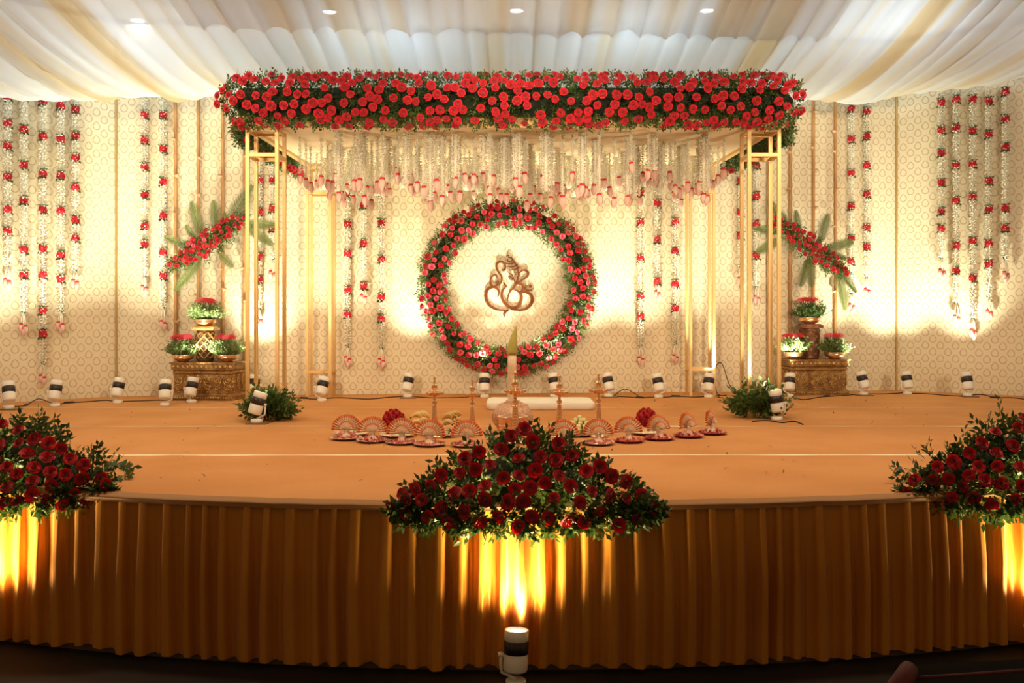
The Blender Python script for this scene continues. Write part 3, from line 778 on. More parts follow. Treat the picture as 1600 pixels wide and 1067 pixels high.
# ------------------------------------------------------------------ palm and rose arrangements on the poles
def frond(parent, p, q, width, bend):
    """palm frond from base p to tip q (local), leaflets both sides"""
    p = Vector(p); q = Vector(q); d = q - p; L_ = d.length; mid = (p + q) / 2 + Vector((0, -bend, 0)) + d.cross(Vector((0, 1, 0))).normalized() * bend * .5
    mb = MB(); N_ = 20; path = []
    for i in range(N_ + 1):
        t = i / N_; path.append(p * (1 - t) ** 2 + mid * 2 * t * (1 - t) + q * t * t)
    mb.tube(path, [.007 * (1 - .8 * i / N_) for i in range(N_ + 1)], 5)
    M2 = 2 * N_
    for i in range(M2):
        t = 0.10 + .88 * i / M2; a = t * N_; k = min(int(a), N_ - 1); c = path[k].lerp(path[k + 1], a - k); tg = (path[k + 1] - path[k]).normalized()
        nv = Vector((0, -1, 0)); sd = tg.cross(nv).normalized(); ln = width * 1.2 * (math.sin(PI * min(1, .12 + t * .86)) ** .7)
        for s_ in (-1, 1):
            dd = (tg * .85 + sd * s_ * (1 - .35 * t) + nv * .12 * R()).normalized()
            w = L_ / M2 * .48; e = c + dd * ln * (0.95 + .1 * R()); m_ = c + dd * ln * .45 + nv * .008
            pr = dd.cross(nv).normalized()
            mb.add([c + pr * w * .5, c - pr * w * .5, m_ - pr * w * .6, e, m_ + pr * w * .6], [(0, 1, 2, 4), (4, 2, 3)])
    return build(mb, 'palm_frond', 'palm', parent)
def palm_spray(label, cpx, cpy, off, fronds, line, nrose, spread):
    x, y = wallpt(cpx, off)
    t = thing('palm_rose_spray', label, 'flower arrangement', (x, y, ZA(cpy, y)), 'palm and rose sprays')
    def lp(px, py, dy=0.0): return Vector((XA(px, y + dy) - x, dy, ZA(py, y + dy) - t.location.z))
    for i, (a, b, c, d, w) in enumerate(fronds):
        frond(t, lp(a, b, .02 * (i % 3)), lp(c, d, -.06 + .03 * (i % 4)), w, .03 + .03 * R())
    a = lp(*line[0]); b = lp(*line[1]); lf = MB()
    for i in range(420):
        u = R(); p = a.lerp(b, u) + Vector((0, -.02 - .05 * R(), (R() - .5) * spread * (.5 + 1.1 * math.sin(PI * u))))
        sprig(lf, p, rvec() + Vector((0, -.5, 0)), .07 + .05 * R(), 6, .018, .04)
    build(lf, 'foliage', 'leaf', t, kind='stuff')
    tries = 0; pts = []
    while len(pts) < nrose and tries < 5000:
        tries += 1; u = R(); p = a.lerp(b, u) + Vector((0, -.11 - .03 * R(), (R() - .5) * 1.35 * spread * (.45 + 1.0 * math.sin(PI * u))))
        if any((p - k).length < .062 for k in pts): continue
        pts.append(p); rose(t, p, Vector((R() - .5, -1, R() - .5)) , .030 + .008 * R(), R() < .12)
palm_spray('palm leaf and red rose spray hung on the left bamboo poles', 330, 385, 0.20, [
  (335, 395, 256, 370, .085), (325, 385, 299, 314, .10), (340, 372, 334, 312, .09), (345, 375, 396, 288, .13), (380, 352, 430, 352, .10), (382, 355, 428, 384, .09),
  (318, 400, 272, 455, .10), (340, 395, 364, 418, .08), (312, 378, 291, 351, .06), (350, 372, 352, 332, .07)], [(270, 415), (388, 342)], 44, .16)
palm_spray('palm leaf and red rose spray hung on the right bamboo poles', 1262, 392, 0.20, [
  (1250, 385, 1200, 310, .12), (1250, 372, 1243, 328, .08), (1280, 385, 1294, 334, .10), (1285, 392, 1334, 378, .10), (1290, 395, 1322, 405, .07), (1262, 400, 1250, 448, .09), (1264, 400, 1268, 448, .09),
  (1305, 420, 1320, 486, .10), (1300, 412, 1338, 458, .09), (1225, 362, 1176, 356, .085), (1222, 370, 1182, 394, .10), (1275, 398, 1290, 425, .07)], [(1205, 346), (1318, 424)], 44, .16)

# ------------------------------------------------------------------ pedestals with bowls of flowers
def spiral_mb():
    mb = MB()
    for s_ in (-1, 1):
        pts = []
        for i in range(26):
            a = i / 25 * 3.6 * PI; r = .046 * (1 - i / 25 * .86)
            pts.append((s_ * (.046 - r * math.cos(a)) - s_ * .046, 0, r * math.sin(a) + (.05 if s_ > 0 else -.05)))
        mb.tube(pts, [.008] * 25 + [.012], 6)
    mb.tube([(-.046, 0, .05), (-.03, 0, .0), (.046, 0, -.05)], .008, 6)
    mb.sphere((0, 0, .112), .014, 8, 5); mb.sphere((0, 0, -.112), .014, 8, 5)
    return mb
SCROLL = spiral_mb().mesh('scroll_carving', 'antique_gold')
def pedestal(label, px, base, rz, wx=.76, dy=.46, hz=.445):
    p = onstage(px, base)
    t = thing('carved_pedestal', label, 'pedestal', p, 'carved gold pedestals', rz)
    t.location.y += dy / 2 + .02
    prof = [(0, 0, .0), (0, .05, .0), (-.02, .065, 0), (-.03, .08, 0), (-.03, .30, 0), (-.015, .315, 0), (-.015, .33, 0), (-.03, .335, 0), (-.01, .36, 0), (.0, .365, 0), (0, .425, 0), (.014, .43, 0), (.014, hz, 0)]
    mb = MB(); vs = []; n = len(prof)
    for (o_, z, _) in prof:
        a, b = wx / 2 + o_, dy / 2 + o_
        vs += [(-a, -b, z), (a, -b, z), (a, b, z), (-a, b, z)]
    fs = [(i * 4 + k, i * 4 + (k + 1) % 4, i * 4 + 4 + (k + 1) % 4, i * 4 + 4 + k) for i in range(n - 1) for k in range(4)]
    fs += [(3, 2, 1, 0), tuple((n - 1) * 4 + k for k in range(4))]
    build(mb.add(vs, fs), 'body', 'antique_body', t, False)
    for k in range(6):
        link('scroll_carving', SCROLL, t, (-.30 + .12 * k, -dy / 2 + .022, .19), None, (.98 if k % 2 else -.98, .9, .86))
    for k in range(3):
        for s_ in (-1, 1): link('scroll_carving', SCROLL, t, (s_ * (wx / 2 - .028), -.13 + .13 * k, .19), (0, 0, PI / 2), (.98, .9, .86))
    bd = MB()
    for k in range(34): bd.sphere((-wx / 2 + .022 + k * (wx - .044) / 33, -dy / 2 + .018, .335), .010, 6, 4)
    for k in range(20):
        for s_ in (-1, 1): bd.sphere((s_ * (wx / 2 - .018), -dy / 2 + .022 + k * (dy - .044) / 19, .335), .010, 6, 4)
    build(bd, 'bead_row', 'antique_gold', t, kind='stuff')
    lv = MB()
    for k in range(13):
        x = -wx / 2 + .03 + k * (wx - .06) / 12
        lv.sphere((x, -dy / 2, .395), .021, 8, 5); lv.tube([(x - .026, -dy / 2 - .004, .375), (x, -dy / 2 - .008, .417), (x + .026, -dy / 2 - .004, .375)], .006, 5)
    build(lv, 'petal_frieze', 'antique_gold', t, kind='stuff')
    lb = MB()
    for k in range(24): lb.sphere((-wx / 2 + .02 + k * (wx - .04) / 23, -dy / 2, .03), .014, 6, 4)
    build(lb, 'base_frieze', 'antique_gold', t, kind='stuff')
    return t
pl_ = pedestal('carved gold pedestal at the left behind two floor spotlights', 318, 626, math.radians(-7))
pr_ = pedestal('carved gold pedestal at the right with a pale top edge', 1280, 617.5, math.radians(5), dy=.36)
def bowl_planter(label, p, r=.125, leafm='leaf_light', nfl=9, hh=.22, dx=0.0):
    t = thing('flower_bowl', label, 'flower bowl', p, 'brass bowls of leaves and red blooms')
    build(MB().lathe([(r * .5, 0), (r * .55, .012), (r * .9, .035), (r * 1.02, .062), (r * .94, .072), (r * 1.08, .082), (r * 1.06, .090), (r * .9, .080), (r * .5, .05)], 22), 'bowl', 'brass', t)
    lf = MB()
    for i in range(230):
        a = R() * 2 * PI; e = R(); d = Vector((math.cos(a) * (1 - .75 * e), math.sin(a) * (1 - .75 * e), .35 + 1.0 * e))
        p0 = Vector((math.cos(a) * r * .75 * R(), math.sin(a) * r * .75 * R(), .075))
        sprig(lf, p0 + d.normalized() * hh * .5 * R(), d, hh * (.30 + .32 * R()), 7, .020, .036)
    build(lf, 'foliage', leafm, t, kind='stuff')
    for k in range(nfl):
        a = 2 * PI * k / nfl; rr = (.0 if k == 0 else .075 + .03 * R()); q = Vector((dx + rr * math.cos(a) * 1.1, rr * math.sin(a) * .7, hh + .085 + .02 * R()))
        build(MB().tube([(q.x * .4, q.y * .4, .08), (q.x * .8, q.y * .8, hh * .7), (q.x, q.y, q.z - .01)], .004, 5), 'flower_stem', 'stem', t)
        link('bloom', random.choice(GERB if R() < .5 else GERBR), t, q, align(Vector((math.cos(a) * .4, math.sin(a) * .4 - .35, 1))), .050 + .010 * R())
    return t
def tall_stand(label, px, ped, h, copper):
    y = ped.location.y + .03; zb = S + .445
    t = thing('urn_stand', label, 'stand', (XA(px, y), y, zb), 'urn stands on the pedestals')
    r = .115
    prof = [(r * .75, 0), (r * .85, .02), (r * .80, .04), (r * .98, h * .25), (r * 1.04, h * .5), (r * .98, h * .72), (r * .80, h * .86), (r * .82, h * .9)]
    if copper: prof = [(r * .95, 0), (r * 1.0, .02), (r * .96, .04), (r * 1.0, h * .5), (r * 1.02, h * .8), (r * 1.08, h * .86), (r * .9, h * .9)]
    build(MB().lathe(prof, 20), 'drum', 'dark_copper' if copper else 'drum_dark', t)
    def rad(z):
        for (a, b), (c, d) in zip(prof, prof[1:]):
            if b <= z <= d: return a + (c - a) * (z - b) / max(1e-6, d - b)
        return prof[-1][0]
    m = 'dark_copper' if copper else 'antique_gold'
    for s_ in (-1, 1):
        for k in range(9):
            pts = []
            for i in range(15):
                z = .03 + (h * .84 - .03) * i / 14; a = s_ * i / 14 * 2.4 + 2 * PI * k / 9; rr = rad(z) + .004
                pts.append((rr * math.cos(a), rr * math.sin(a), z))
            build(MB().tube(pts, .010 if not copper else .006, 5), 'lattice_strip', m, t)
    if copper:
        lf = MB()
        for i in range(260):
            a = R() * 2 * PI; z = .06 + h * .7 * R(); rr = rad(z); d = Vector((-math.sin(a), math.cos(a), R() * 2 - .6))
            lf.leaf(Vector((rr * math.cos(a), rr * math.sin(a), z)), d, Vector((math.cos(a), math.sin(a), 0)), .04, .022)
        build(lf, 'leaf_relief', 'dark_copper', t, kind='stuff')
    mb = MB(); mb.box((0, 0, h * .93), (.27, .25, .035)); mb.box((0, 0, h * .975), (.23, .21, .025))
    build(mb, 'top_slab', 'antique_gold' if not copper else 'dark_copper', t, False)
    return t, Vector((XA(px, y), y, zb + h * .99))
s1, tp1 = tall_stand('gold lattice urn stand between two flower bowls at left', 321, pl_, .42, False)
s2, tp2 = tall_stand('dark copper urn stand between two flower bowls at right', 1265, pr_, .44, True)
bowl_planter('brass flower bowl on top of the left gold urn stand', tp1)
bowl_planter('brass flower bowl on top of the right copper urn stand', tp2, leafm='leaf', dx=-.02)
for px, ped, lb in ((286, pl_, 'brass flower bowl left of the gold lattice urn stand'), (355, pl_, 'brass flower bowl right of the gold lattice urn stand'),
                    (1240, pr_, 'brass flower bowl left of the copper urn stand'), (1304, pr_, 'brass flower bowl right of the copper urn stand')):
    y = ped.location.y - .09; bowl_planter(lb, (XA(px, y), y, S + .446), .125, 'leaf_light', 8, .20)

# ------------------------------------------------------------------ floor spotlights
RIM = None
def par_lamp(px, base, lean, tilt, label, watts=UP_W, p=None, size=66, col=UP_COL, board=False, arm=-1, sc=1.0, aim=None, blend=.5):
    p = p or onstage(px, base)
    t = thing('floor_spotlight', label, 'spotlight', p, 'white and black floor spotlights')
    t.scale = (sc,) * 3
    bz = 0.0
    if board: build(MB().box((0.01, 0, .006), (.19, .15, .012)), 'board', 'board', t, False); bz = .012
    build(MB().lathe([(.052, bz), (.054, bz + .006), (.052, bz + .030), (.040, bz + .036), (.012, bz + .038)], 18), 'base', 'lamp_white', t)
    piv = Vector((0, 0, bz + .150))
    q = Quaternion((0, 1, 0), lean) @ Quaternion((1, 0, 0), -tilt)
    ar = MB(); s_ = arm
    ar.tube([(0, 0, bz + .034), (s_ * .03, 0, bz + .050), (s_ * .074, 0, bz + .070), (s_ * .078, 0, bz + .11), (s_ * .078, 0, bz + .175)], .009, 7)
    ar.tube([(s_ * .060, 0, bz + .160), (s_ * .092, 0, bz + .160)], .013, 8)
    build(ar, 'bracket', 'lamp_white', t)
    def part(mb, name, m):
        M_ = Matrix.Translation(piv) @ q.to_matrix().to_4x4()
        mb.v = [tuple(M_ @ Vector(v)) for v in mb.v]
        return build(mb, name, m, t)
    body = part(MB().lathe([(.050, -.075), (.060, -.070), (.063, -.062), (.063, .015), (.060, .018), (.060, .082), (.063, .085), (.063, .135), (.058, .136), (.057, .118), (.01, .117)], 22), 'can', 'lamp_white')
    bd = MB().lathe([(.0605, .017), (.0645, .018), (.0645, .083), (.0605, .084)], 22)
    band = part(bd, 'dark_band', 'lamp_black')
    fins = MB()
    for k in range(16):
        a = 2 * PI * k / 16 + R() * .2; r = .0648; h0 = .025 + .02 * R()
        fins.box((r * math.cos(a), r * math.sin(a), h0 + .022), (.0015, .0015, .03 + .02 * R()), a)
    part(fins, 'vent_slots', 'lamp_scratch')['kind'] = 'stuff'
    part(MB().lathe([(.0, .1185), (.056, .119), (.056, .124), (.0, .127)], 20), 'lens', 'lens_glow')
    src = piv + q @ Vector((0, 0, .140))
    dirv = q @ Vector((0, 0, 1))
    if watts:
        l = bpy.data.lights.new('beam', 'SPOT'); l.energy = watts; l.color = col; l.spot_size = math.radians(size); l.spot_blend = blend; l.shadow_soft_size = .045
        lo = bpy.data.objects.new('beam', l); C.objects.link(lo); lo.parent = t; lo.location = src
        lo.rotation_euler = (aim or dirv).to_track_quat('-Z', 'Y').to_euler()
    return t
T = math.radians
LAMPS = [ # column, base row, lean (deg), tilt to the wall (deg), label tail, board, arm side
 (14, 640, -14, 18, 'leftmost of the back row', True, -1), (86, 635, 2, 16, 'second from left in the back row', False, -1), (184, 630, 4, 18, 'standing at the left corner seam of the backdrop', False, -1),
 (258, 634, -5, 20, 'in front of the left end of the left pedestal', False, 1), (299, 629, 6, 18, 'in front of the middle of the left pedestal', False, -1), (397, 623, 0, 16, 'half hidden behind the left front canopy leg', False, 1),
 (503, 627, 10, 20, 'at the foot of the left rear canopy leg', False, -1), (637, 622, 8, 20, 'on a board left of the wreath', True, -1), (757, 621, 0, 18, 'under the left bottom of the wreath', False, -1),
 (866, 620, -8, 18, 'under the right bottom of the wreath', False, 1), (951, 621, -10, 18, 'behind the rightmost oil lamp', True, 1), (1029, 621, -8, 20, 'between the oil lamps and the right rear canopy leg', False, 1),
 (1107, 621, 10, 20, 'at the foot of the right rear canopy leg', False, -1), (1234, 620, 9, 18, 'in front of the left end of the right pedestal', False, -1), (1349, 618, -10, 18, 'just right of the right pedestal', True, -1),
 (1418, 616, -3, 18, 'second from right in the back row', False, -1), (1512, 620, -1, 18, 'rightmost of the back row', True, 1)]
for px, b, le, ti, lb, bo, arm in LAMPS:
    par_lamp(px, b, T(le), T(ti), 'white floor spotlight with black band, ' + lb, board=bo, arm=arm, watts=UP_W, size=92, blend=1.0, aim=Vector((math.tan(T(le)) * .6, math.tan(T(9)), 1)))
par_lamp(401, 662, T(17), T(6), 'white floor spotlight with black band, leaning before left front canopy leg', watts=120, board=True, size=84, arm=1, blend=1.0, aim=Vector((1.5, .8, 2.4)))
par_lamp(1214, 656, T(-8), T(2), 'white floor spotlight with black band, before right front canopy leg', watts=120, size=84, arm=1, blend=1.0, aim=Vector((-1.5, .8, 2.4)))
def floorlamp(px, Y, lb, lean=0):
    t = par_lamp(px, 0, T(lean), T(5), lb, watts=170, p=Vector((XA(px, Y), Y, 0.0)), size=118, col=(1.0, .76, .36), blend=.8, arm=-1)
    sp = spot('beam_spill', (0, 0, .293), (0, .02, 1.0), 34, (1.0, .70, .32), 160, .6, .045, t)
floorlamp(806, 4.81, 'white floor spotlight with black band, on the dark hall floor at centre', 2)
floorlamp(-24, 5.22, 'white floor spotlight with black band, on the hall floor at far left')
floorlamp(1626, 5.25, 'white floor spotlight with black band, on the hall floor at far right')

# ------------------------------------------------------------------ cables
def cable(label, pts, r=.006, plug=None, stagez=S):
    w = []
    for (px, py, dz) in pts:
        if stagez: q = onstage(px, py)
        else:
            Y = F * H / (py - YH); q = Vector((XA(px, Y), Y, 0))
        w.append((q.x, min(q.y, wallY(q.x) - .03), q.z + r + dz))
    t = thing('power_cable', label, 'cable', w[0], 'black power cables')
    build(MB().tube(catmull(w, 6), r, 6), 'wire', 'black_rubber', t, True, True)
    if plug is not None:
        a = Vector(w[plug]); b = Vector(w[min(plug + 1, len(w) - 1)]); d = (b - a).normalized()
        build(MB().tube([a - d * .06, a - d * .05, a + d * .05, a + d * .06], [.008, .016, .016, .008], 8), 'connector', 'black_rubber', t, True, True)
cable('black cable humped between the two leftmost back spotlights', [(22, 636, 0), (40, 634, 0), (60, 628, .03), (78, 631, .01), (95, 633, 0)], plug=1)
cable('black cable running from second spotlight to the left seam', [(92, 632, 0), (108, 630, 0), (140, 628, 0), (165, 626, 0), (180, 628, 0)], plug=1)
cable('black cable from the left seam spotlight to the left pedestal', [(190, 628, 0), (215, 627, 0), (245, 626, 0), (275, 625.5, 0), (300, 626, 0)])
cable('black cable running past the left rear canopy leg', [(450, 621, 0), (475, 623, 0), (495, 624, 0), (530, 622, 0), (575, 624, 0), (610, 621, 0), (632, 620, 0)], plug=1)
cable('black cable lying behind the left oil lamps', [(645, 620, 0), (670, 622, 0), (700, 622, 0), (735, 621, 0), (755, 619, 0)])
cable('black looped cable right of the rightmost oil lamp', [(958, 620, 0), (975, 613.5, .04), (990, 618, .03), (1000, 622, 0), (985, 621, 0), (965, 620, 0)], plug=3)
cable('black cable between the two spotlights right of centre', [(1002, 622, 0), (1020, 621, 0), (1040, 621, 0), (1056, 620, 0), (1085, 621, 0), (1104, 620, 0)], plug=3)
cable('black cable rising behind the right rear canopy leg', [(1112, 619, 0), (1135, 618, 0), (1120, 617, .02), (1118, 616, .32), (1128, 616, .38), (1140, 617, .12), (1155, 619, .02)])
cable('black cable looping in front of the right pedestal', [(1242, 622, 0), (1256, 625, 0), (1275, 622, 0), (1292, 620, 0), (1310, 619, 0), (1335, 617, 0)], plug=3)
cable('black cable between the two lamps at the right seam', [(1355, 616, 0), (1380, 616, 0), (1400, 615, 0), (1412, 614, 0)])
cable('black cable along the far right end of the backdrop', [(1424, 615, 0), (1450, 616, 0), (1490, 619, 0), (1512, 618, 0), (1535, 617, 0), (1555, 622, 0), (1580, 622, 0), (1605, 625, 0)], plug=5)
cable('black cable lying beside the right front leg plant', [(1175, 659, 0), (1200, 658, 0), (1222, 661, 0), (1240, 659, 0), (1255, 664, 0)])
cable('black cable loop poking out under the skirt left of the front spotlight', [(640, 1047, 0), (655, 1046, .03), (672, 1046, .05), (690, 1046, .03), (702, 1048, 0)], stagez=None)
cable('black cable loop poking out under the skirt at right', [(1455, 1020, 0), (1470, 1018, .05), (1482, 1018, .06), (1495, 1018, .02)], stagez=None)

# ------------------------------------------------------------------ white seat, oil lamps, pot, offerings
p = onstage(845, 641)
mb = MB(); hx, hy, hz_ = .575, .30, .10
def rr_slab(hx, hy, h, r):
    mb = MB(); ring = []
    for (cx, cy, a0) in ((hx - r, -hy + r, -PI / 2), (hx - r, hy - r, 0), (-hx + r, hy - r, PI / 2), (-hx + r, -hy + r, PI)):
        for k in range(6): ring.append((cx + r * math.cos(a0 + k / 5 * PI / 2), cy + r * math.sin(a0 + k / 5 * PI / 2)))
    n = len(ring); lv = [(1 - .02 / hx, 0), (1, .02), (1, h - .02), (1 - .01 / hx, h - .006), (1 - .03 / hx, h)]
    for (s_, z) in lv: mb.v += [(a * s_, b * s_, z) for a, b in ring]
    for i in range(len(lv) - 1): mb.f += [(i * n + k, i * n + (k + 1) % n, (i + 1) * n + (k + 1) % n, (i + 1) * n + k) for k in range(n)]
    mb.f += [tuple(range(n - 1, -1, -1)), tuple((len(lv) - 1) * n + k for k in range(n))]
    return mb
t = thing('white_mattress', 'low white padded seat lying behind the oil lamps', 'seat', (p.x, p.y + .30, S))
build(rr_slab(hx, hy, .085, .07), 'cushion', 'white_cloth', t); build(MB().box((0, 0, -.0), (.9, .4, .02)), 'base_board', 'board', t, False, loc=(0, 0, .010))

def oil_lamp(label, px, base, top):
    p = onstage(px, base); h = S_h = (base - top) / F * p.y
    t = thing('oil_lamp', label, 'oil lamp', p, 'brass standing oil lamps')
    k = h / .56
    build(MB().lathe([(.085 * k, 0), (.088 * k, .010 * k), (.070 * k, .028 * k), (.040 * k, .055 * k), (.034 * k, .07 * k), (.042 * k, .08 * k), (.030 * k, .095 * k)], 20), 'base', 'brass', t)
    prof = []
    for i in range(10):
        z = .09 + .19 * i / 9; r = .029 - .010 * i / 9; prof += [(r * k, z * k), ((r + .0022) * k, (z + .004) * k), ((r + .0022) * k, (z + .011) * k), (r * k, (z + .015) * k)]
    prof += [(.014 * k, .30 * k), (.024 * k, .315 * k), (.025 * k, .325 * k), (.014 * k, .340 * k), (.012 * k, .365 * k), (.020 * k, .378 * k)]
    build(MB().lathe(prof, 16), 'ringed_shaft', 'brass', t)
    dish = build(MB().lathe([(.012 * k, .372 * k), (.040 * k, .380 * k), (.066 * k, .398 * k), (.074 * k, .412 * k), (.070 * k, .413 * k), (.058 * k, .402 * k), (.012 * k, .395 * k)], 20), 'oil_dish', 'brass', t)
    for j in range(5):
        a = 2 * PI * j / 5 + .3; d = Vector((math.cos(a), math.sin(a), 0)); mb = MB()
        mb.tube([d * .055 * k + Vector((0, 0, .396 * k)), d * .078 * k + Vector((0, 0, .404 * k)), d * .090 * k + Vector((0, 0, .413 * k))], [.016 * k, .012 * k, .004 * k], 7)
        build(mb, 'spout', 'brass', dish)
    build(MB().lathe([(.012 * k, .39 * k), (.010 * k, .43 * k), (.026 * k, .445 * k), (.029 * k, .46 * k), (.022 * k, .48 * k), (.013 * k, .495 * k), (.012 * k, .51 * k), (.007 * k, .522 * k), (.012 * k, .53 * k), (.010 * k, .545 * k), (.001, .562 * k)], 16), 'finial', 'brass', t)
oil_lamp('brass oil lamp, leftmost of the row, beside the bananas', 679, 684, 587)
oil_lamp('brass oil lamp second from left, before the white seat end', 738, 682, 591)
oil_lamp('brass oil lamp in the middle, before the wrapped pot', 805, 694, 579)
oil_lamp('brass oil lamp right of the pot, beside the limes', 874, 684, 585)
oil_lamp('brass oil lamp rightmost, behind the lime pile', 935, 683, 582)

p = onstage(801, 676)
t = thing('wrapped_pot', 'round pot wrapped in patterned pink and gold cloth', 'pot', p)
build(MB().lathe([(.09, 0), (.13, .03), (.162, .09), (.168, .15), (.150, .205), (.115, .235), (.07, .25), (.05, .262), (.06, .275), (.03, .270)], 26), 'pot_body', 'wrap_cloth', t)
for k in range(14):
    a = 2 * PI * k / 14
    build(MB().tube([(.10 * math.cos(a), .10 * math.sin(a), .012), (.166 * math.cos(a), .166 * math.sin(a), .10), (.170 * math.cos(a), .170 * math.sin(a), .15), (.118 * math.cos(a), .118 * math.sin(a), .236), (.06 * math.cos(a), .06 * math.sin(a), .258)], .010, 5), 'cloth_fold', 'wrap_cloth', t)
p2 = onstage(801, 690)
t = thing('brass_measure', 'shiny copper coloured bucket standing before the wrapped pot', 'bucket', p2)
build(MB().lathe([(.095, 0), (.100, .008), (.098, .02), (.104, .10), (.112, .185), (.120, .195), (.120, .205), (.108, .205), (.100, .19)], 26), 'bucket_wall', 'copper', t)
build(MB().lathe([(.1075, .12), (.1105, .124), (.1115, .134), (.109, .138)], 26), 'band', 'brass', t)
# coconut flower sheath standing in the wrapped pot
t = thing('flower_sheath', 'tall pointed yellow green coconut flower sheath in the pot', 'flower sheath', (p.x - .005, p.y, S + .27))
zt_, zm_ = ZA(505, p.y) - S - .27, ZA(555, p.y) - S - .27
def shf(z0, z1, prof_, m, nm):
    mb = MB(); n = len(prof_)
    mb.lathe([(r, z0 + (z1 - z0) * i / (n - 1)) for i, r in enumerate(prof_)], 12)
    mb.v = [(x + .045 * max(0, (z - zm_) / (zt_ - zm_)) ** 2, y * .55, z) for x, y, z in mb.v]
    build(mb, nm, m, t)
shf(-.26, zm_ + .02, (.030, .034, .036, .038, .038, .037), 'spathe_pale', 'pale_stalks')
shf(zm_, zt_, (.040, .042, .041, .038, .033, .026, .017, .008, .001), 'spathe', 'green_tip')

# plates with fan-folded cloths
def petals_mb(r, n, z):
    mb = MB()
    for i in range(n):
        a = R() * 2 * PI; q = r * math.sqrt(R())
        mb.leaf(Vector((q * math.cos(a), q * math.sin(a), z + .022 * R() * (1 - q / r))), Vector((R() - .5, R() - .5, .5 * R())), Vector((0, 0, 1)) + rvec() * .6, .030, .022)
    return mb
PLATE = MB().lathe([(.07, 0), (.085, .004), (.118, .016), (.128, .020), (.127, .024), (.114, .020), (.082, .009), (.0, .008)], 28)
PL_S = PLATE.mesh('plate', 'steel_plate'); PL_R = PLATE.mesh('plate', 'red_plate')
PET = [petals_mb(.105, 150, .012).mesh('petals', 'petal_mix'), petals_mb(.105, 150, .012).mesh('petals', 'petal_pink')]
def fan_mb(r0, r1, n, y0, amp, a0=-.03, bulge=0.0):
    mb = MB()
    def fn(u, v):
        a = PI * (a0 + (1 - 2 * a0) * u); k = int(round(u * n * 2)); r = r0 + (r1 - r0) * v
        y = y0 + (amp if k % 2 else -amp) * (.3 + .7 * (r / .12)) - bulge * r
        return (r * math.cos(a), y, r * math.sin(a))
    return mb.grid(fn, n * 2, 4)
FAN = [(fan_mb(.012, .098, 17, 0, .012), 'fan_leaf', 'fan_cream'), (fan_mb(.098, .122, 17, 0, .012), 'fan_border', 'fan_orange'),
       (fan_mb(.008, .052, 13, -.028, .008, .02), 'inner_fan', 'fan_cream'), (fan_mb(.052, .066, 13, -.028, .008, .02), 'inner_border', 'fan_orange')]
FANM = [(a.mesh(b, c, False), b) for a, b, c in FAN]
TIE = MB().lathe([(.01, -.058), (.050, -.055), (.040, -.035), (.024, -.012), (.022, .0), (.026, .012), (.014, .022)], 10).mesh('fan_tie', 'fan_cream')
def fan_plate(px, base, label, yaw=0.0, red=False, sc=1.0, fsc=1.0):
    p = onstage(px, base); p.y += .12
    t = thing('fan_plate', label, 'plate', p, 'plates with fan-folded cloths')
    link('plate', PL_R if red else PL_S, t)
    pe = link('petals', random.choice(PET) if not red else PET[0], t, (0, 0, 0), (0, 0, R() * 6)); pe['kind'] = 'stuff'
    f = link('fan_tie', TIE, t, (0, .0, .065), (0, 0, yaw), fsc)
    for me, nm in FANM: link(nm, me, f, (0, 0, .018), (T(-12), 0, 0))
ords = ('first from the left', 'second from the left', 'third from the left', 'fourth from the left', 'fifth from left, half behind roses')
for (px, b), o_ in zip(((537, 690), (578, 694), (625, 697), (669, 700), (728, 701)), ords): fan_plate(px, b, 'plate with pleated cream fan cloth, ' + o_, yaw=R() * .3 - .15)
ords = ('hidden behind the front roses', 'before the lime pile', 'just left of the right rose ball', 'just right of the right rose ball', 'second from the right end', 'at the right end of the row')
for (px, b, yw), o_ in zip(((882, 700, .1), (937, 698, .1), (985, 694, .25), (1033, 690, .55), (1080, 686, .8), (1117, 681, 1.0)), ords): fan_plate(px, b, 'red plate with pleated cream fan cloth, ' + o_, yaw=yw, red=px > 960)
# second row plates: petals and leaves, rose balls, bananas, limes
def plain_plate(px, base, label, leaves, petals, sc=1.0):
    p = onstage(px, base); p.y += .10
    t = thing('offering_plate', label, 'plate', p, 'second row of offering plates')
    link('plate', PL_S, t, (0, 0, 0), None, sc)
    if petals:
        pe = link('petals', PET[1], t, (-.04, 0, .005), (0, 0, R() * 6), .75); pe['kind'] = 'stuff'
    if leaves:
        mb = MB()
        for i in range(22):
            a = R() * 2 * PI; mb.leaf(Vector((.05 + .04 * R(), .03 * (R() - .5), .02 + .03 * R())), Vector((math.cos(a), math.sin(a), .3)), Vector((0, 0, 1)), .07, .03)
        build(mb, 'betel_leaves', 'leaf', t, kind='stuff')
    return t
plain_plate(545, 683, 'plate of pink petals and green leaves behind the leftmost fan', True, True, 1.15)
plain_plate(618, 685, 'plate under the left red rose ball', True, False, 1.15)
plain_plate(690, 684, 'plate with a green leaf under the bananas', True, False, 1.2)
plain_plate(905, 683, 'plate under the pile of pale limes', True, False, 1.25)
plain_plate(1012, 681, 'plate with green leaf under the right rose ball', True, False, 1.1)
def rose_ball(px, py, Y, r, label):
    c = W(px, py, Y); t = thing('rose_ball', label, 'bouquet', (c.x, c.y, c.z - r), 'rose balls')
    build(MB().sphere((0, 0, r), r * .72, 12, 8), 'foam_core', 'leaf_dark', t)
    n = 34
    for i in range(n):
        z = 1 - 2 * (i + .5) / n; a = i * 2.399; q = math.sqrt(1 - z * z); d = Vector((q * math.cos(a), q * math.sin(a), z))
        if z < -.75: continue
        rose(t, Vector((0, 0, r)) + d * r * .80, d, r * .34)
p = onstage(615, 683); rose_ball(615, 657, p.y + .12, .105, 'ball of dark red roses behind the left fan plates')
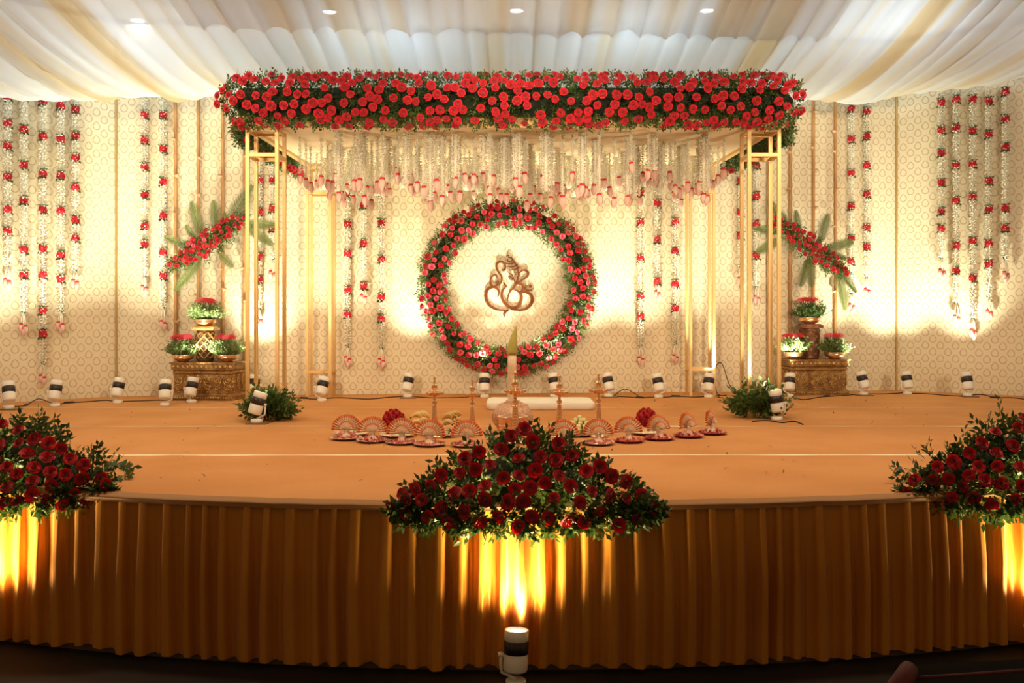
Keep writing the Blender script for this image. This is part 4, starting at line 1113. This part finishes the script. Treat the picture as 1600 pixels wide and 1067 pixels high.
p = onstage(1010, 680); rose_ball(1010, 653, p.y + .10, .095, 'ball of brighter red roses behind the right fan plates')
def bananas(label, px, py, base, n, dirx):
    p = onstage(px, base); t = thing('banana_hand', label, 'bananas', (p.x, p.y + .1, S + .02), 'hands of bananas')
    for i in range(n):
        a = (i - n / 2) / n * 1.9; r_ = i % 2
        pts = []
        for k in range(7):
            u = k / 6; pts.append((dirx * (.02 + .10 * u) * math.cos(a * .5) + .03 * math.sin(a * 2), -.05 + .09 * math.sin(a) * u + .03 * r_, .02 + .05 * r_ + .085 * math.sin(PI * (.15 + .6 * u)) + .02 * (i / n)))
        b = build(MB().tube(pts, [.006, .013, .0165, .0175, .016, .011, .005], 8), 'banana', 'banana', t)
        build(MB().sphere(pts[-1], .007, 6, 4), 'banana_tip', 'banana_tip', b)
bananas('pale yellow bananas left of the leftmost oil lamp', 668, 660, 682, 9, -1)
bananas('browner bananas right of the leftmost oil lamp', 692, 660, 682, 9, 1)
mb = MB().lathe([(.001, -.021), (.010, -.0185), (.018, -.010), (.0205, 0), (.018, .010), (.010, .018), (.004, .021), (.003, .024)], 10)
LIME = mb.mesh('lime', 'lime')
p = onstage(907, 681); n = 0
for lvl, (cnt, rad) in enumerate(((15, .135), (12, .105), (8, .072), (5, .04), (1, 0))):
    for k in range(cnt):
        a = 2 * PI * k / cnt + lvl * .4; o = link('lime', LIME, None, (p.x + rad * math.cos(a), p.y + .12 + rad * .75 * math.sin(a), S + .045 + lvl * .024), (R() * 6, R() * 6, 0), .95 + .25 * R())
        tag(o, 'pale yellow green lime in the pile behind the fan plates', 'lime', 'limes in the pile')
# loose leaves on the lime plate and spathe
# ------------------------------------------------------------------ leafy clumps at the front canopy legs
def leaf_clump(label, px, base, h, w, n):
    p = onstage(px, base); t = thing('leafy_clump', label, 'foliage', (p.x, p.y + .18, S), 'leafy clumps at the canopy legs')
    lf = MB(); sm = MB()
    for i in range(n):
        a = R() * 2 * PI; e = R() ** 1.3; rr = w * math.sqrt(R()) * .75
        d = Vector((math.cos(a) * (1.1 - e), math.sin(a) * (.8 - .7 * e), .18 + 1.1 * e))
        q = Vector((math.cos(a) * rr * .7, math.sin(a) * rr * .45, .02 + .35 * h * R()))
        sprig(lf, q, d, h * (.35 + .55 * R()), 8, .030, .058)
    build(lf, 'foliage', 'leaf', t, kind='stuff')
    for k in range(7):
        a = R() * 2 * PI; sm.tube([(.03 * math.cos(a), .03 * math.sin(a), 0.005), (.10 * math.cos(a), .08 * math.sin(a), h * .7)], .005, 5)
    build(sm, 'stems', 'stem', t)
leaf_clump('dark leafy clump around the left front canopy leg', 411, 660, .27, .20, 190)
leaf_clump('dark leafy clump around the right front canopy leg', 1190, 656, .30, .21, 200)

# ------------------------------------------------------------------ rose mounds on the stage edge
def mound(label, cx, top, hw, nrose, seed, low):
    random.seed(seed)
    ye = edgeY(cx)
    t = thing('rose_mound', label, 'flower arrangement', (cx, ye + .10, S), 'rose mounds on the stage edge')
    hgt = top
    lf = MB(); core = MB()
    core.lathe([(hw * .62, -.0), (hw * .55, hgt * .25), (hw * .36, hgt * .5), (hw * .16, hgt * .7), (.01, hgt * .8)], 20)
    core.v = [(x, y * .30 , max(z, .002)) for x, y, z in core.v]
    build(core, 'shade_core', 'core_shade', t)  # dark filling coloured as the shade inside the mound
    def surf():
        u = (R() * 2 - 1); u = math.copysign(abs(u) ** 1.05, u); hz = hgt * (1 - abs(u) ** 1.15) ; v = R()
        # front face point: from below the stage edge up to the crest
        lowz = -low * math.sqrt(max(0, 1 - u * u))
        z = lowz + (hz - lowz) * v
        dep = .30 * math.sqrt(max(0, 1 - u * u)) * (1 - .75 * max(0, z) / max(.05, hgt)) 
        y = -.02 - dep * (.95 - .3 * v)
        if z < .03: y = min(y, -.175 - .02 * R())
        nrm = Vector((u * .8, -1, .2 + .9 * max(0, z) / hgt - (.35 if z < 0.02 else 0)))
        return Vector((u * hw, y, z)), nrm
    for i in range(900):
        p, n = surf(); back = R() < .25
        if back and p.z > 0.02: p.y = .02 + .10 * R(); n.y = .6
        crest = p.z > hgt * .55
        sprig(lf, p * 1.0 + Vector((0, .05, 0)) if p.z > 0.05 else p, n + rvec() * .9 + Vector((0, 0, .3 if p.z > .1 else -.25)), .05 + .05 * R() + (.04 * R() if crest else 0), 6, .024, .046)
    build(lf, 'foliage', 'leaf_mound', t, kind='stuff')
    pts = []; tries = 0
    while len(pts) < nrose and tries < 12000:
        tries += 1; p, n = surf(); p = p + n.normalized() * .075
        if p.z < -low + .03: continue
        if any((p - q[0]).length < .080 for q in pts): continue
        pts.append((p, n))
    for p, n in pts: rose(t, p, n + rvec() * .5, .035 + .011 * R())
mound('red rose mound on the middle of the stage edge', XA(820, 5.02), .345, .68, 88, 31, .11)
mound('red rose mound on the stage edge at far left', XA(-5, 5.35), .36, .66, 88, 32, .10)
mound('red rose mound on the stage edge at far right', XA(1600, 5.4), .365, .72, 90, 33, .10)

# ------------------------------------------------------------------ dark chair in the audience, lower right
random.seed(5)
Y = 3.3
t = thing('audience_chair', 'dark upholstered chair with red rounded arm at lower right', 'chair', (XA(1560, Y), Y, 0))
bx = t.location.x
zt = ZA(1045, Y)
def lx(px): return XA(px, Y) - bx
mb = MB(); mb.grid(lambda u, v: (lx(1405) + (lx(1720) - lx(1405)) * u, .03 - .05 * math.sin(PI * v), zt - .50 + (.50 + .035 * u) * v), 12, 8)
mb.grid(lambda u, v: (lx(1405) + (lx(1720) - lx(1405)) * u, .03 + .05 * math.sin(PI * v), zt - .50 + (.50 + .035 * u) * v), 12, 8)
build(mb, 'backrest', 'chair_dark', t)
build(MB().tube([(lx(1352), -.16, zt - .14), (lx(1368), -.13, zt - .05), (lx(1392), -.10, zt - .005), (lx(1412), -.04, zt + .01), (lx(1422), .02, zt)], [.03, .036, .036, .032, .02], 12), 'arm_pad', 'chair_red', t)
build(MB().tube([(lx(1412), -.035, zt - .02), (lx(1500), -.04, zt - .005), (lx(1600), -.04, zt + .012)], .006, 6), 'piping', 'chair_red', t)
build(MB().box((lx(1560), -.28, .40), (.55, .5, .10)), 'seat', 'chair_dark', t, False)
for sx_ in (-.25, .25):
    for sy_ in (-.48, .0):
        build(MB().tube([(lx(1560) + sx_, sy_, 0), (lx(1560) + sx_ * .95, sy_, .37)], .018, 8), 'leg', 'chair_dark', t)
for sx_ in (-.25, .25): build(MB().tube([(lx(1560) + sx_ * .95, .0, .36), (lx(1560) + sx_ * .95, .03, zt - .3)], .016, 8), 'back_post', 'chair_dark', t)
